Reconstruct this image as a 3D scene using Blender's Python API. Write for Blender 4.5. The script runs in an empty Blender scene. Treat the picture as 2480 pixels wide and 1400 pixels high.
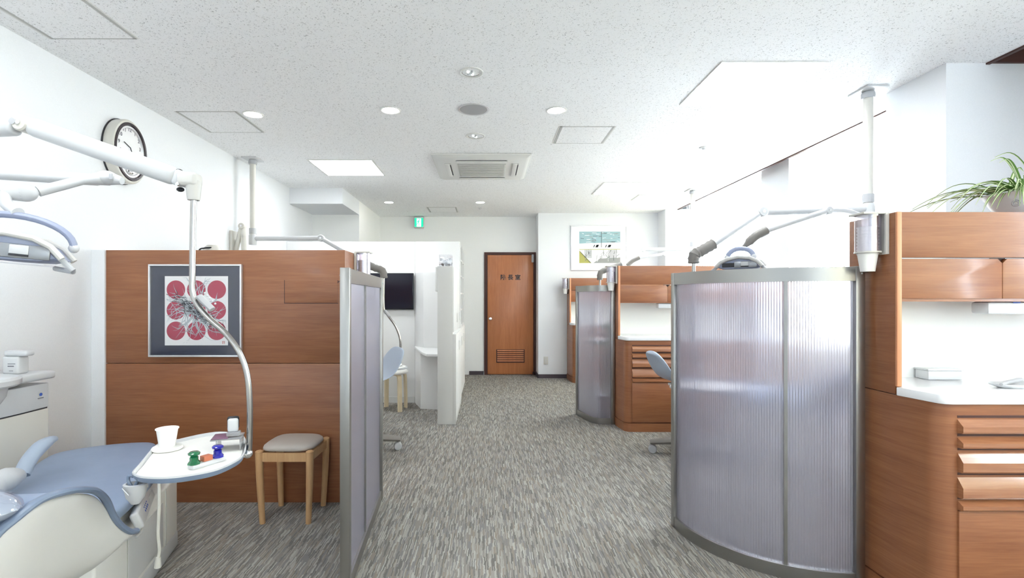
import bpy, bmesh, math, random
from mathutils import Vector, Matrix
R = math.radians
PI = math.pi
random.seed(7)

# ------------------------------------------------------------------ camera, world, exposure
S = bpy.context.scene
C = S.collection
F, CX, CY, CH = 1220.0, 1180.0, 725.0, 1.25      # focal in px, vanishing point, eye height
CEIL = 2.62
cam_data = bpy.data.cameras.new('camera')
cam = bpy.data.objects.new('camera', cam_data)
C.objects.link(cam)
cam.location = (0, 0, CH)
cam.rotation_euler = (PI / 2, 0, 0)
cam_data.sensor_width = 36.0
cam_data.sensor_fit = 'HORIZONTAL'
cam_data.lens = F / 2480.0 * 36.0
cam_data.shift_x = (1240.0 - CX) / 2480.0
cam_data.shift_y = (CY - 700.0) / 2480.0
cam_data.clip_start = 0.05
S.camera = cam

S.view_settings.view_transform = 'Standard'
S.view_settings.look = 'None'
S.view_settings.gamma = 1.0
S.view_settings.use_curve_mapping = False
S.view_settings.exposure = 1.62
S.cycles.use_denoising = True
S.cycles.max_bounces = 10
S.cycles.diffuse_bounces = 6
S.cycles.glossy_bounces = 4
S.cycles.transmission_bounces = 8
S.cycles.transparent_max_bounces = 12
S.cycles.sample_clamp_indirect = 6.0
S.cycles.caustics_reflective = False
S.cycles.caustics_refractive = False

SKY = 10.5
world = bpy.data.worlds.new('world')
S.world = world
world.use_nodes = True
bgn = world.node_tree.nodes['Background']
bgn.inputs[0].default_value = (0.80, 0.90, 1.0, 1)
bgn.inputs[1].default_value = SKY
PANEL_E = 6.0
DOWN_E = 14.0


def portal(loc, w, h, rot):
    d = bpy.data.lights.new('window_portal', 'AREA')
    d.shape = 'RECTANGLE'
    d.size, d.size_y = w, h
    d.cycles.is_portal = True
    o = bpy.data.objects.new('window_portal', d)
    o.location = loc
    o.rotation_euler = rot
    C.objects.link(o)


# ------------------------------------------------------------------ helpers
def P(px, py, Y):
    """photo direction (px,py) at depth Y -> world point"""
    return Vector(((px - CX) / F * Y, Y, CH - (py - CY) / F * Y))


def PZ(px, py, Z):
    """photo direction (px,py) on the level plane Z -> world point"""
    Y = (CH - Z) * F / (py - CY)
    return Vector(((px - CX) / F * Y, Y, Z))


class MB:
    def __init__(self):
        self.bm = bmesh.new()

    def _merge(self, t, mi=0):
        me = bpy.data.meshes.new('tmp')
        for f in t.faces:
            f.material_index = mi
        t.to_mesh(me)
        t.free()
        self.bm.from_mesh(me)
        bpy.data.meshes.remove(me)

    def box(self, x0, x1, y0, y1, z0, z1, bev=0.0, seg=2, mi=0, M=None):
        t = bmesh.new()
        bmesh.ops.create_cube(t, size=1.0)
        x0, x1 = min(x0, x1), max(x0, x1)
        y0, y1 = min(y0, y1), max(y0, y1)
        z0, z1 = min(z0, z1), max(z0, z1)
        for v in t.verts:
            v.co = Vector(((x0 + x1) / 2 + v.co.x * (x1 - x0), (y0 + y1) / 2 + v.co.y * (y1 - y0), (z0 + z1) / 2 + v.co.z * (z1 - z0)))
        if bev > 0:
            bev = min(bev, 0.49 * min(x1 - x0, y1 - y0, z1 - z0))
            bmesh.ops.bevel(t, geom=list(t.edges), offset=bev, segments=seg, affect='EDGES', profile=0.5)
        if M is not None:
            bmesh.ops.transform(t, matrix=M, verts=t.verts)
        self._merge(t, mi)
        return self

    def tube(self, pts, r, n=12, mi=0, flat=1.0, closed=False, up=None):
        """tube through pts; r number or list; flat = height ratio of the section"""
        pts = [Vector(p) for p in pts]
        rs = r if isinstance(r, (list, tuple)) else [r] * len(pts)
        bm = self.bm
        rings = []
        N = len(pts)
        ref = Vector(up) if up else Vector((0, 0, 1))
        prev = None
        for i, p in enumerate(pts):
            if closed:
                t = pts[(i + 1) % N] - pts[i - 1]
            else:
                t = pts[min(i + 1, N - 1)] - pts[max(i - 1, 0)]
            t.normalize()
            if up or prev is None:
                rr = ref if abs(t.dot(ref)) < 0.97 else Vector((1, 0, 0)) if abs(t.x) < 0.9 else Vector((0, 1, 0))
                a = t.cross(rr).normalized()
            else:
                a = (prev - t * prev.dot(t)).normalized()
            prev = a
            b = a.cross(t).normalized()
            rings.append([bm.verts.new(p + a * math.cos(2 * PI * k / n) * rs[i] + b * math.sin(2 * PI * k / n) * rs[i] * flat) for k in range(n)])
        rng = range(N) if closed else range(N - 1)
        for i in rng:
            A, B = rings[i], rings[(i + 1) % N]
            for k in range(n):
                f = bm.faces.new((A[k], A[(k + 1) % n], B[(k + 1) % n], B[k]))
                f.material_index = mi
        if not closed:
            f = bm.faces.new(rings[0][::-1]); f.material_index = mi
            f = bm.faces.new(rings[-1]); f.material_index = mi
        return self

    def lathe(self, prof, c=(0, 0, 0), n=32, mi=0, M=None, sx=1.0, sy=1.0):
        """prof: list of (r,z); r==0 ends are closed to a point"""
        t = bmesh.new()
        rings = []
        for r, z in prof:
            if r < 1e-6:
                rings.append([t.verts.new((0, 0, z))])
            else:
                rings.append([t.verts.new((r * math.cos(2 * PI * k / n) * sx, r * math.sin(2 * PI * k / n) * sy, z)) for k in range(n)])
        for i in range(len(rings) - 1):
            A, B = rings[i], rings[i + 1]
            for k in range(n):
                k2 = (k + 1) % n
                if len(A) == 1 and len(B) == 1:
                    continue
                if len(A) == 1:
                    t.faces.new((A[0], B[k2], B[k]))
                elif len(B) == 1:
                    t.faces.new((A[k], A[k2], B[0]))
                else:
                    t.faces.new((A[k], A[k2], B[k2], B[k]))
        bmesh.ops.recalc_face_normals(t, faces=t.faces)
        if M is not None:
            bmesh.ops.transform(t, matrix=M, verts=t.verts)
        bmesh.ops.translate(t, vec=Vector(c), verts=t.verts)
        self._merge(t, mi)
        return self

    def prism(self, poly, z0, z1, bev=0.0, mi=0, M=None, seg=2):
        """extrude a plan polygon [(x,y)] from z0 to z1"""
        t = bmesh.new()
        a = [t.verts.new((x, y, z0)) for x, y in poly]
        b = [t.verts.new((x, y, z1)) for x, y in poly]
        n = len(poly)
        t.faces.new(a[::-1])
        t.faces.new(b)
        for k in range(n):
            t.faces.new((a[k], a[(k + 1) % n], b[(k + 1) % n], b[k]))
        bmesh.ops.recalc_face_normals(t, faces=t.faces)
        if bev > 0:
            es = [e for e in t.edges if abs(e.verts[0].co.z - e.verts[1].co.z) < 1e-6]
            bmesh.ops.bevel(t, geom=es, offset=bev, segments=seg, affect='EDGES', profile=0.5)
        if M is not None:
            bmesh.ops.transform(t, matrix=M, verts=t.verts)
        self._merge(t, mi)
        return self

    def loft(self, rings, cap=True, mi=0, closed_ring=True):
        bm = self.bm
        rv = [[bm.verts.new(Vector(p)) for p in r] for r in rings]
        n = len(rv[0])
        for i in range(len(rv) - 1):
            for k in range(n if closed_ring else n - 1):
                f = bm.faces.new((rv[i][k], rv[i][(k + 1) % n], rv[i + 1][(k + 1) % n], rv[i + 1][k]))
                f.material_index = mi
        if cap and closed_ring:
            bm.faces.new(rv[0][::-1]).material_index = mi
            bm.faces.new(rv[-1]).material_index = mi
        return self

    def ball(self, c, r, n=16, mi=0, s=(1, 1, 1)):
        t = bmesh.new()
        bmesh.ops.create_uvsphere(t, u_segments=n, v_segments=max(6, n // 2), radius=1.0)
        for v in t.verts:
            v.co = Vector((c[0] + v.co.x * r * s[0], c[1] + v.co.y * r * s[1], c[2] + v.co.z * r * s[2]))
        self._merge(t, mi)
        return self

    def poly(self, pts, mi=0):
        f = self.bm.faces.new([self.bm.verts.new(Vector(p)) for p in pts])
        f.material_index = mi
        return self


def root_matrix(o):
    while o.parent is not None:
        o = o.parent
    return Matrix.LocRotScale(o.location, o.rotation_euler, o.scale)


def obj(name, mb, mats, parent=None, local=False, subsurf=0, ang=35, recalc=True, kind=None, label=None):
    bm = mb.bm
    if recalc:
        bmesh.ops.recalc_face_normals(bm, faces=bm.faces)
    me = bpy.data.meshes.new(name)
    if parent is not None and not local:
        bmesh.ops.transform(bm, matrix=root_matrix(parent).inverted(), verts=bm.verts)
    for f in bm.faces:
        f.smooth = True
    bm.to_mesh(me)
    bm.free()
    me.set_sharp_from_angle(angle=R(ang))
    for m in (mats if isinstance(mats, (list, tuple)) else [mats]):
        me.materials.append(m)
    o = bpy.data.objects.new(name, me)
    C.objects.link(o)
    if parent is not None:
        o.parent = parent
    if subsurf:
        md = o.modifiers.new('subdivision', 'SUBSURF')
        md.levels = subsurf
        md.render_levels = subsurf
    if kind:
        o['kind'] = kind
    if label:
        o['label'] = label
    return o


def thing(name, label, cat, loc=(0, 0, 0), rz=0.0, group=None):
    o = bpy.data.objects.new(name, None)
    o.empty_display_size = 0.1
    C.objects.link(o)
    o.location = loc
    o.rotation_euler = (0, 0, rz)
    o['label'] = label
    o['category'] = cat
    if group:
        o['group'] = group
    return o


def tag(o, label, cat, group=None):
    o['label'] = label
    o['category'] = cat
    if group:
        o['group'] = group
    return o


def dup(rt, loc, rz=None, label=None, group=None):
    r = rt.copy()
    C.objects.link(r)
    r.location = loc
    if rz is not None:
        r.rotation_euler = (0, 0, rz)
    if label:
        r['label'] = label
    if group:
        r['group'] = group
    for ch in list(rt.children):
        c = ch.copy()
        C.objects.link(c)
        c.parent = r
        for g in ch.children:
            d = g.copy()
            C.objects.link(d)
            d.parent = c
    return r


def box(name, x0, x1, y0, y1, z0, z1, m, parent=None, bev=0.0, **k):
    return obj(name, MB().box(x0, x1, y0, y1, z0, z1, bev), m, parent, **k)


def struct(name, mb, m, parent=None):
    return obj(name, mb, m, parent, kind='structure')


def spline(pts, n=8):
    """Catmull-Rom through pts"""
    pts = [Vector(p) for p in pts]
    out = []
    for i in range(len(pts) - 1):
        p0 = pts[max(i - 1, 0)]
        p1, p2 = pts[i], pts[i + 1]
        p3 = pts[min(i + 2, len(pts) - 1)]
        for k in range(n):
            t = k / n
            out.append(0.5 * ((2 * p1) + (p2 - p0) * t + (2 * p0 - 5 * p1 + 4 * p2 - p3) * t * t + (3 * p1 - p0 - 3 * p2 + p3) * t ** 3))
    out.append(pts[-1])
    return out


# ------------------------------------------------------------------ materials
def srgb(r, g, b):
    def f(c):
        c /= 255.0
        return c / 12.92 if c <= 0.04045 else ((c + 0.055) / 1.055) ** 2.4
    return (f(r), f(g), f(b), 1.0)


def mat(name, col, rough=0.5, metal=0.0, spec=0.5, coat=0.0, emit=None, es=0.0, trans=0.0, ior=1.45):
    m = bpy.data.materials.new(name)
    m.use_nodes = True
    b = m.node_tree.nodes['Principled BSDF']
    b.inputs['Base Color'].default_value = col
    b.inputs['Roughness'].default_value = rough
    b.inputs['Metallic'].default_value = metal
    b.inputs['Specular IOR Level'].default_value = spec
    b.inputs['Coat Weight'].default_value = coat
    b.inputs['Coat Roughness'].default_value = 0.15
    b.inputs['Transmission Weight'].default_value = trans
    b.inputs['IOR'].default_value = ior
    if emit:
        b.inputs['Emission Color'].default_value = emit
        b.inputs['Emission Strength'].default_value = es
    return m


def nodes(m):
    nt = m.node_tree
    return nt, nt.nodes, nt.links, nt.nodes['Principled BSDF']


def noise_col(m, c1, c2, scale=(1, 1, 1), ns=5.0, detail=4.0, rough=0.55, bump=0.0, distort=0.0, lo=0.3, hi=0.7, bd=0.002):
    nt, N, L, b = nodes(m)
    tc = N.new('ShaderNodeTexCoord')
    mp = N.new('ShaderNodeMapping')
    mp.inputs['Scale'].default_value = scale
    nz = N.new('ShaderNodeTexNoise')
    nz.inputs['Scale'].default_value = ns
    nz.inputs['Detail'].default_value = detail
    nz.inputs['Roughness'].default_value = rough
    nz.inputs['Distortion'].default_value = distort
    cr = N.new('ShaderNodeValToRGB')
    cr.color_ramp.elements[0].position = lo
    cr.color_ramp.elements[1].position = hi
    cr.color_ramp.elements[0].color = c1
    cr.color_ramp.elements[1].color = c2
    L.new(tc.outputs['Object'], mp.inputs['Vector'])
    L.new(mp.outputs['Vector'], nz.inputs['Vector'])
    L.new(nz.outputs['Fac'], cr.inputs['Fac'])
    L.new(cr.outputs['Color'], b.inputs['Base Color'])
    if bump:
        bp = N.new('ShaderNodeBump')
        bp.inputs['Strength'].default_value = bump
        bp.inputs['Distance'].default_value = bd
        L.new(nz.outputs['Fac'], bp.inputs['Height'])
        L.new(bp.outputs['Normal'], b.inputs['Normal'])
    return m


def wood(name, c_dark, c_light, vertical=False, rough=0.32, coat=0.25):
    m = mat(name, c_light, rough, coat=coat)
    nt, N, L, b = nodes(m)
    tc = N.new('ShaderNodeTexCoord')
    mp = N.new('ShaderNodeMapping')
    mp.inputs['Scale'].default_value = (9, 9, 0.7) if vertical else (0.7, 0.7, 9)
    n1 = N.new('ShaderNodeTexNoise')
    n1.inputs['Scale'].default_value = 2.2
    n1.inputs['Detail'].default_value = 6
    n1.inputs['Roughness'].default_value = 0.6
    n1.inputs['Distortion'].default_value = 0.9
    mp2 = N.new('ShaderNodeMapping')
    mp2.inputs['Scale'].default_value = (60, 60, 2.5) if vertical else (2.5, 2.5, 60)
    n2 = N.new('ShaderNodeTexNoise')
    n2.inputs['Scale'].default_value = 3.0
    n2.inputs['Detail'].default_value = 3
    mx = N.new('ShaderNodeMath')
    mx.operation = 'MULTIPLY_ADD'
    mx.inputs[1].default_value = 0.4
    ad = N.new('ShaderNodeMath')
    ad.operation = 'MULTIPLY'
    ad.inputs[1].default_value = 0.6
    cr = N.new('ShaderNodeValToRGB')
    cr.color_ramp.elements[0].position = 0.32
    cr.color_ramp.elements[1].position = 0.66
    cr.color_ramp.elements[0].color = c_dark
    cr.color_ramp.elements[1].color = c_light
    L.new(tc.outputs['Object'], mp.inputs['Vector'])
    L.new(tc.outputs['Object'], mp2.inputs['Vector'])
    L.new(mp.outputs['Vector'], n1.inputs['Vector'])
    L.new(mp2.outputs['Vector'], n2.inputs['Vector'])
    L.new(n1.outputs['Fac'], ad.inputs[0])
    L.new(n2.outputs['Fac'], mx.inputs[0])
    L.new(ad.outputs[0], mx.inputs[2])
    L.new(mx.outputs[0], cr.inputs['Fac'])
    L.new(cr.outputs['Color'], b.inputs['Base Color'])
    return m


M_wall = noise_col(mat('white_wallpaper', (0.86, 0.87, 0.88, 1), 0.8, spec=0.2), (0.79, 0.805, 0.83, 1), (0.82, 0.835, 0.86, 1), ns=180, bump=0.08, bd=0.001)
M_wallwarm = noise_col(mat('warm_white_wallpaper', (0.84, 0.84, 0.82, 1), 0.8, spec=0.2), (0.88, 0.885, 0.87, 1), (0.92, 0.92, 0.905, 1), ns=180, bump=0.08, bd=0.001)
M_wood = wood('cherry_laminate', srgb(130, 80, 52), srgb(158, 104, 69), rough=.36, coat=.25)
M_woodv = wood('cherry_door_veneer', srgb(172, 106, 68), srgb(196, 128, 84), vertical=True)
M_woodgl = wood('glossy_cherry_front', srgb(142, 92, 64), srgb(170, 118, 84), rough=.22, coat=.8)  # glossy, and paler than the laminate: ceiling sheen put into the colour
M_woodrim = mat('cherry_edge_strip', srgb(214, 150, 110), 0.35)
M_brown = mat('dark_brown_trim', srgb(74, 44, 38), 0.5)
M_base = mat('dark_baseboard', srgb(76, 68, 74), 0.6)
M_steel = mat('brushed_stainless', (0.36, 0.355, 0.34, 1), 0.33, metal=1.0)
M_chrome = mat('chrome', (0.82, 0.82, 0.83, 1), 0.12, metal=1.0)
M_polesteel = mat('satin_steel_pole', (0.42, 0.405, 0.385, 1), 0.22, metal=1.0)
M_whitepl = mat('white_plastic', (0.60, 0.61, 0.625, 1), 0.3)
M_creampl = mat('cream_plastic', (0.62, 0.605, 0.56, 1), 0.38)
M_offpl = mat('ivory_shell', (0.60, 0.59, 0.57, 1), 0.35)
M_greypl = mat('grey_plastic', (0.45, 0.46, 0.48, 1), 0.4)
M_refl = mat('lamp_reflector_grey', (0.30, 0.31, 0.33, 1), 0.25, metal=0.5)
M_boot = mat('taupe_rubber_boot', srgb(128, 124, 120), 0.55)
M_blue = noise_col(mat('blue_grey_vinyl', srgb(140, 156, 182), 0.42), srgb(138, 154, 180), srgb(146, 162, 188), ns=8)
M_bluelt = mat('pale_blue_plastic', srgb(168, 180, 198), 0.35)
M_bluegr = mat('slate_blue_edge', srgb(116, 130, 152), 0.35)
M_lampblue = mat('lavender_grey_plastic', srgb(150, 158, 182), 0.35)
M_dark = mat('dark_cavity', (0.03, 0.03, 0.035, 1), 0.6)
M_black = mat('black_plastic', (0.012, 0.013, 0.018, 1), 0.25)
M_screen = mat('tv_screen', (0.012, 0.012, 0.022, 1), 0.12)
M_counter = mat('white_worktop', (0.86, 0.86, 0.87, 1), 0.2, coat=0.3)
M_splash = mat('white_backsplash', (0.83, 0.84, 0.82, 1), 0.4)
M_cabw = mat('white_melamine', (0.82, 0.82, 0.81, 1), 0.42)
M_cabg = mat('pale_grey_melamine', (0.62, 0.615, 0.595, 1), 0.5)
M_mat_blue = mat('slate_mat_board', srgb(62, 66, 82), 0.25)
M_paper = mat('white_paper', (0.82, 0.81, 0.82, 1), 0.6)
M_pink = mat('print_crimson', srgb(172, 54, 80), 0.55)
M_ink = mat('print_ink_black', srgb(18, 24, 34), 0.6)
M_inkgrey = mat('print_ink_grey', srgb(176, 184, 192), 0.6)
M_red = mat('print_seal_red', srgb(190, 60, 50), 0.6)
M_silver = mat('silver_frame', (0.80, 0.80, 0.82, 1), 0.3, metal=0.6)
M_birch = wood('pale_beech', srgb(186, 142, 98), srgb(208, 168, 122), vertical=True, rough=0.45, coat=0.0)
M_ply = wood('birch_ply', srgb(222, 204, 170), srgb(236, 220, 190), vertical=True, rough=0.45, coat=0.0)
M_seat = mat('taupe_vinyl_seat', srgb(178, 170, 162), 0.5)
M_seatw = mat('ivory_seat', srgb(226, 224, 218), 0.5)
M_panel = mat('light_diffuser', (1, 1, 1, 1), 0.5, emit=(0.93, 0.97, 1, 1), es=PANEL_E)
M_down = mat('downlight_lens', (1, 1, 1, 1), 0.5, emit=(1.0, 0.99, 0.97, 1), es=DOWN_E)
M_spk = mat('speaker_grille', (0.40, 0.40, 0.41, 1), 0.6)
M_acgrille = mat('air_grille', (0.55, 0.55, 0.52, 1), 0.6)
M_trimw = mat('white_painted_metal', (0.74, 0.74, 0.72, 1), 0.4)
M_seam = mat('shadow_gap', (0.35, 0.35, 0.35, 1), 0.8)
M_gseam = mat('grey_joint', (0.5, 0.5, 0.49, 1), 0.8)
M_green = mat('exit_green', srgb(20, 190, 140), 0.5, emit=srgb(20, 190, 140), es=0.5)
M_exitw = mat('exit_white', (0.9, 1, 0.96, 1), 0.5, emit=(0.9, 1, 0.95, 1), es=0.8)
M_cup = mat('paper_cup', (0.87, 0.86, 0.83, 1), 0.6)
M_traymat = mat('tray_mat', (0.85, 0.84, 0.80, 1), 0.55)
M_grn = mat('green_resin', srgb(10, 100, 60), 0.12, coat=0.6)
M_dblue = mat('cobalt_resin', srgb(24, 26, 150), 0.12, coat=0.6)
M_copper = mat('copper_wax_block', srgb(190, 110, 80), 0.35)
M_purple = mat('purple_card', srgb(120, 84, 108), 0.3)
M_pot = mat('white_ceramic', (0.80, 0.83, 0.88, 1), 0.3)
M_potmark = mat('pot_mark_grey', (0.25, 0.25, 0.28, 1), 0.5)
M_leafg = mat('leaf_green', srgb(104, 142, 70), 0.45)
M_leafw = mat('leaf_cream', srgb(222, 232, 190), 0.45)
M_tip = mat('leaf_dry_tip', srgb(96, 80, 62), 0.6)
M_plantd = mat('dark_green_leaf', srgb(50, 120, 50), 0.4)
M_soil = mat('soil', srgb(70, 54, 42), 0.9)
M_marks = mat('blue_print', srgb(60, 90, 170), 0.5)
M_greymarks = mat('grey_print', srgb(110, 110, 118), 0.5)
M_clear = mat('clear_acrylic', (0.96, 0.97, 1.0, 1), 0.05, trans=0.95, ior=1.2)
M_smoke = mat('smoked_acrylic', (0.78, 0.8, 0.84, 1), 0.08, trans=0.7, ior=1.2)
M_winframe = mat('window_aluminium', (0.7, 0.7, 0.7, 1), 0.4, metal=0.3)

# ceiling: rock-wool board with small worm-shaped pits
M_ceil = mat('pitted_ceiling_board', (0.93, 0.935, 0.945, 1), 0.9, spec=0.1)
nt, N, L, b = nodes(M_ceil)
tc = N.new('ShaderNodeTexCoord')
n1 = N.new('ShaderNodeTexNoise'); n1.inputs['Scale'].default_value = 120; n1.inputs['Detail'].default_value = 1.5; n1.inputs['Distortion'].default_value = 1.2
cr = N.new('ShaderNodeValToRGB')
cr.color_ramp.elements[0].position = 0.31; cr.color_ramp.elements[0].color = (0.5, 0.5, 0.51, 1)
cr.color_ramp.elements[1].position = 0.39; cr.color_ramp.elements[1].color = (0.93, 0.935, 0.945, 1)
L.new(tc.outputs['Object'], n1.inputs['Vector']); L.new(n1.outputs['Fac'], cr.inputs['Fac']); L.new(cr.outputs['Color'], b.inputs['Base Color'])
bp = N.new('ShaderNodeBump'); bp.inputs['Strength'].default_value = 0.5; bp.inputs['Distance'].default_value = 0.002
L.new(cr.outputs['Color'], bp.inputs['Height']); L.new(bp.outputs['Normal'], b.inputs['Normal'])

# carpet: short woven dashes running along the room
M_carpet = mat('dashed_loop_carpet', (0.4, 0.38, 0.36, 1), 0.95, spec=0.05)
nt, N, L, b = nodes(M_carpet)


def mnode(op, a, bb=None, c=None):
    n = N.new('ShaderNodeMath'); n.operation = op
    for i, v in enumerate((a, bb, c)):
        if v is None:
            continue
        if isinstance(v, (int, float)):
            n.inputs[i].default_value = v
        else:
            L.new(v, n.inputs[i])
    return n.outputs[0]


tc = N.new('ShaderNodeTexCoord')
sx = N.new('ShaderNodeSeparateXYZ')
L.new(tc.outputs['Object'], sx.inputs[0])
wob = N.new('ShaderNodeTexNoise'); wob.inputs['Scale'].default_value = 22
L.new(tc.outputs['Object'], wob.inputs['Vector'])
xw = mnode('ADD', sx.outputs['X'], mnode('MULTIPLY', mnode('SUBTRACT', wob.outputs['Fac'], 0.5), 0.012))
col = mnode('FLOOR', mnode('DIVIDE', xw, 0.0052))
wn = N.new('ShaderNodeTexWhiteNoise'); wn.noise_dimensions = '1D'
L.new(col, wn.inputs['W'])
row = mnode('FLOOR', mnode('DIVIDE', mnode('ADD', sx.outputs['Y'], mnode('MULTIPLY', wn.outputs['Value'], 0.9)), 0.075))
cv = N.new('ShaderNodeCombineXYZ')
L.new(col, cv.inputs[0]); L.new(row, cv.inputs[1])
wn2 = N.new('ShaderNodeTexWhiteNoise'); wn2.noise_dimensions = '2D'
L.new(cv.outputs[0], wn2.inputs['Vector'])
cr = N.new('ShaderNodeValToRGB')
cr.color_ramp.interpolation = 'CONSTANT'
els = cr.color_ramp.elements
pal = [(0.0, srgb(116, 111, 107)), (0.16, srgb(142, 136, 129)), (0.34, srgb(157, 152, 144)), (0.52, srgb(134, 131, 130)), (0.68, srgb(170, 166, 158)), (0.84, srgb(148, 138, 125)), (0.93, srgb(184, 181, 173))]
els[0].position, els[0].color = pal[0]
els[1].position, els[1].color = pal[1]
for p_, c_ in pal[2:]:
    e = els.new(p_); e.color = c_
L.new(wn2.outputs['Value'], cr.inputs['Fac'])
fuz = N.new('ShaderNodeTexNoise'); fuz.inputs['Scale'].default_value = 400
L.new(tc.outputs['Object'], fuz.inputs['Vector'])
mixc = N.new('ShaderNodeMixRGB'); mixc.blend_type = 'MULTIPLY'; mixc.inputs[0].default_value = 0.35
L.new(cr.outputs['Color'], mixc.inputs[1]); L.new(fuz.outputs['Fac'], mixc.inputs[2])
frx = mnode('FRACT', mnode('DIVIDE', xw, 0.0052))
rib_shade = mnode('SUBTRACT', 1.0, mnode('MULTIPLY', mnode('POWER', mnode('ABSOLUTE', mnode('SUBTRACT', mnode('MULTIPLY', frx, 2.0), 1.0)), 4.0), 0.45))  # shade between the ribs painted in: column edges darkened
gmul = N.new('ShaderNodeMixRGB'); gmul.blend_type = 'MULTIPLY'; gmul.inputs[0].default_value = 1.0
L.new(mixc.outputs[0], gmul.inputs[1]); L.new(rib_shade, gmul.inputs[2])
mixc = gmul
gn = N.new('ShaderNodeBrightContrast'); gn.inputs[1].default_value = 0.04
L.new(mixc.outputs[0], gn.inputs[0]); L.new(gn.outputs[0], b.inputs['Base Color'])
bp = N.new('ShaderNodeBump'); bp.inputs['Strength'].default_value = 0.4; bp.inputs['Distance'].default_value = 0.003
L.new(wn2.outputs['Value'], bp.inputs['Height']); L.new(bp.outputs['Normal'], b.inputs['Normal'])


def mix_shader(name, parts):
    """parts: [(shader node type, {inputs}, weight)] blended one after another"""
    m = bpy.data.materials.new(name)
    m.use_nodes = True
    nt = m.node_tree
    nt.nodes.clear()
    out = nt.nodes.new('ShaderNodeOutputMaterial')
    cur, wsum = None, 0
    for ty, ins, w in parts:
        s = nt.nodes.new(ty)
        for k, v in ins.items():
            s.inputs[k].default_value = v
        if cur is None:
            cur, wsum = s.outputs[0], w
        else:
            mx = nt.nodes.new('ShaderNodeMixShader')
            wsum += w
            mx.inputs[0].default_value = w / wsum
            nt.links.new(cur, mx.inputs[1])
            nt.links.new(s.outputs[0], mx.inputs[2])
            cur = mx.outputs[0]
    nt.links.new(cur, out.inputs['Surface'])
    return m


# corrugated twin-wall sheet: blurs what is behind it, a bit milky
M_poly = mix_shader('twinwall_sheet', [
    ('ShaderNodeBsdfRefraction', {'Color': (0.93, 0.92, 0.97, 1), 'Roughness': 0.30, 'IOR': 1.12}, 0.58),
    ('ShaderNodeBsdfTranslucent', {'Color': (0.70, 0.69, 0.78, 1)}, 0.13),
    ('ShaderNodeBsdfDiffuse', {'Color': (0.56, 0.545, 0.63, 1)}, 0.15),
    ('ShaderNodeBsdfGlossy', {'Color': (0.80, 0.79, 0.86, 1), 'Roughness': 0.3}, 0.14)])
M_slat = mix_shader('cream_blind_fabric', [
    ('ShaderNodeBsdfDiffuse', {'Color': (0.80, 0.77, 0.69, 1)}, 0.5),
    ('ShaderNodeBsdfTranslucent', {'Color': (0.86, 0.82, 0.72, 1)}, 0.5)])
M_glass = mix_shader('window_glass', [
    ('ShaderNodeBsdfTransparent', {'Color': (0.97, 0.98, 0.98, 1)}, 0.94),
    ('ShaderNodeBsdfGlossy', {'Color': (1, 1, 1, 1), 'Roughness': 0.02}, 0.06)])
M_pglass = mix_shader('picture_glass', [
    ('ShaderNodeBsdfTransparent', {'Color': (0.98, 0.98, 0.98, 1)}, 0.975),
    ('ShaderNodeBsdfGlossy', {'Color': (1, 1, 1, 1), 'Roughness': 0.03}, 0.025)])
M_film = mix_shader('clear_film', [
    ('ShaderNodeBsdfTransparent', {'Color': (0.95, 0.95, 0.97, 1)}, 0.8),
    ('ShaderNodeBsdfGlossy', {'Color': (1, 1, 1, 1), 'Roughness': 0.1}, 0.2)])
M_tubeclear = mix_shader('clear_cup_tube', [
    ('ShaderNodeBsdfTransparent', {'Color': (0.90, 0.88, 0.92, 1)}, 0.82),
    ('ShaderNodeBsdfGlossy', {'Color': (1, 1, 1, 1), 'Roughness': 0.08}, 0.18)])

# ------------------------------------------------------------------ the room
XL, XR, YB, YF, YF2 = -2.43, 3.12, -5.0, 8.36, 8.0
struct('floor', MB().box(XL - .1, XR + .25, YB, YF + .1, -0.1, 0.0), M_carpet)
# ceiling: main board stops at X=2.9, the curtain recess beyond it is a little higher
cb = MB()
cb.box(XL - .1, 2.90, YB, YF + .1, CEIL, CEIL + 0.12)
struct('ceiling', cb, M_ceil)
struct('ceiling_recess', MB().box(2.90, XR + .25, YB, YF + .1, CEIL + 0.12, CEIL + 0.2), M_trimw)
struct('wall_left', MB().box(XL - .1, XL, YB, 7.0, 0, CEIL), M_wall)
struct('wall_camera_side', MB().box(XL - .1, XR + .2, YB - .1, YB, 0, CEIL + .12), M_wall)
struct('wall_far_left', MB().box(XL - .1, -1.78, 7.0, YF, 0, CEIL), M_wallwarm)
wf = MB()
wf.box(-1.78, 0.0 - .05, YF, YF + .1, 0, CEIL)
wf.box(-.05, .81, YF, YF + .1, 2.02, CEIL)
struct('wall_far', wf, M_wallwarm)
struct('wall_far_right', MB().box(.81, XR + .2, YF2, YF + .1, 0, CEIL + .12), M_wall)
struct('wall_beam_left', MB().box(XL, -1.78, 6.19, 7.0, 2.425, CEIL), M_wall)
# window wall
ww = MB()
ww.box(XR, XR + .15, YB, YF, 0, 0.85)
ww.box(XR, XR + .15, YB, YF, 2.66, CEIL + .13)
for a, bb in ((YB, -4.8), (1.2, 3.42), (5.0, 5.62), (7.62, YF)):
    ww.box(XR, XR + .15, a, bb, 0.85, 2.66)
struct('wall_right', ww, M_wall)
struct('wall_pillar_near', MB().box(2.66, XR, 2.92, 3.36, 0, CEIL), M_wall)
struct('wall_pillar_middle', MB().box(3.03, XR, 5.06, 5.57, 0, CEIL + .12), M_wall)
struct('wall_pillar_far', MB().box(2.71, XR, 7.66, YF2, 0, CEIL), M_wall)
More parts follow.
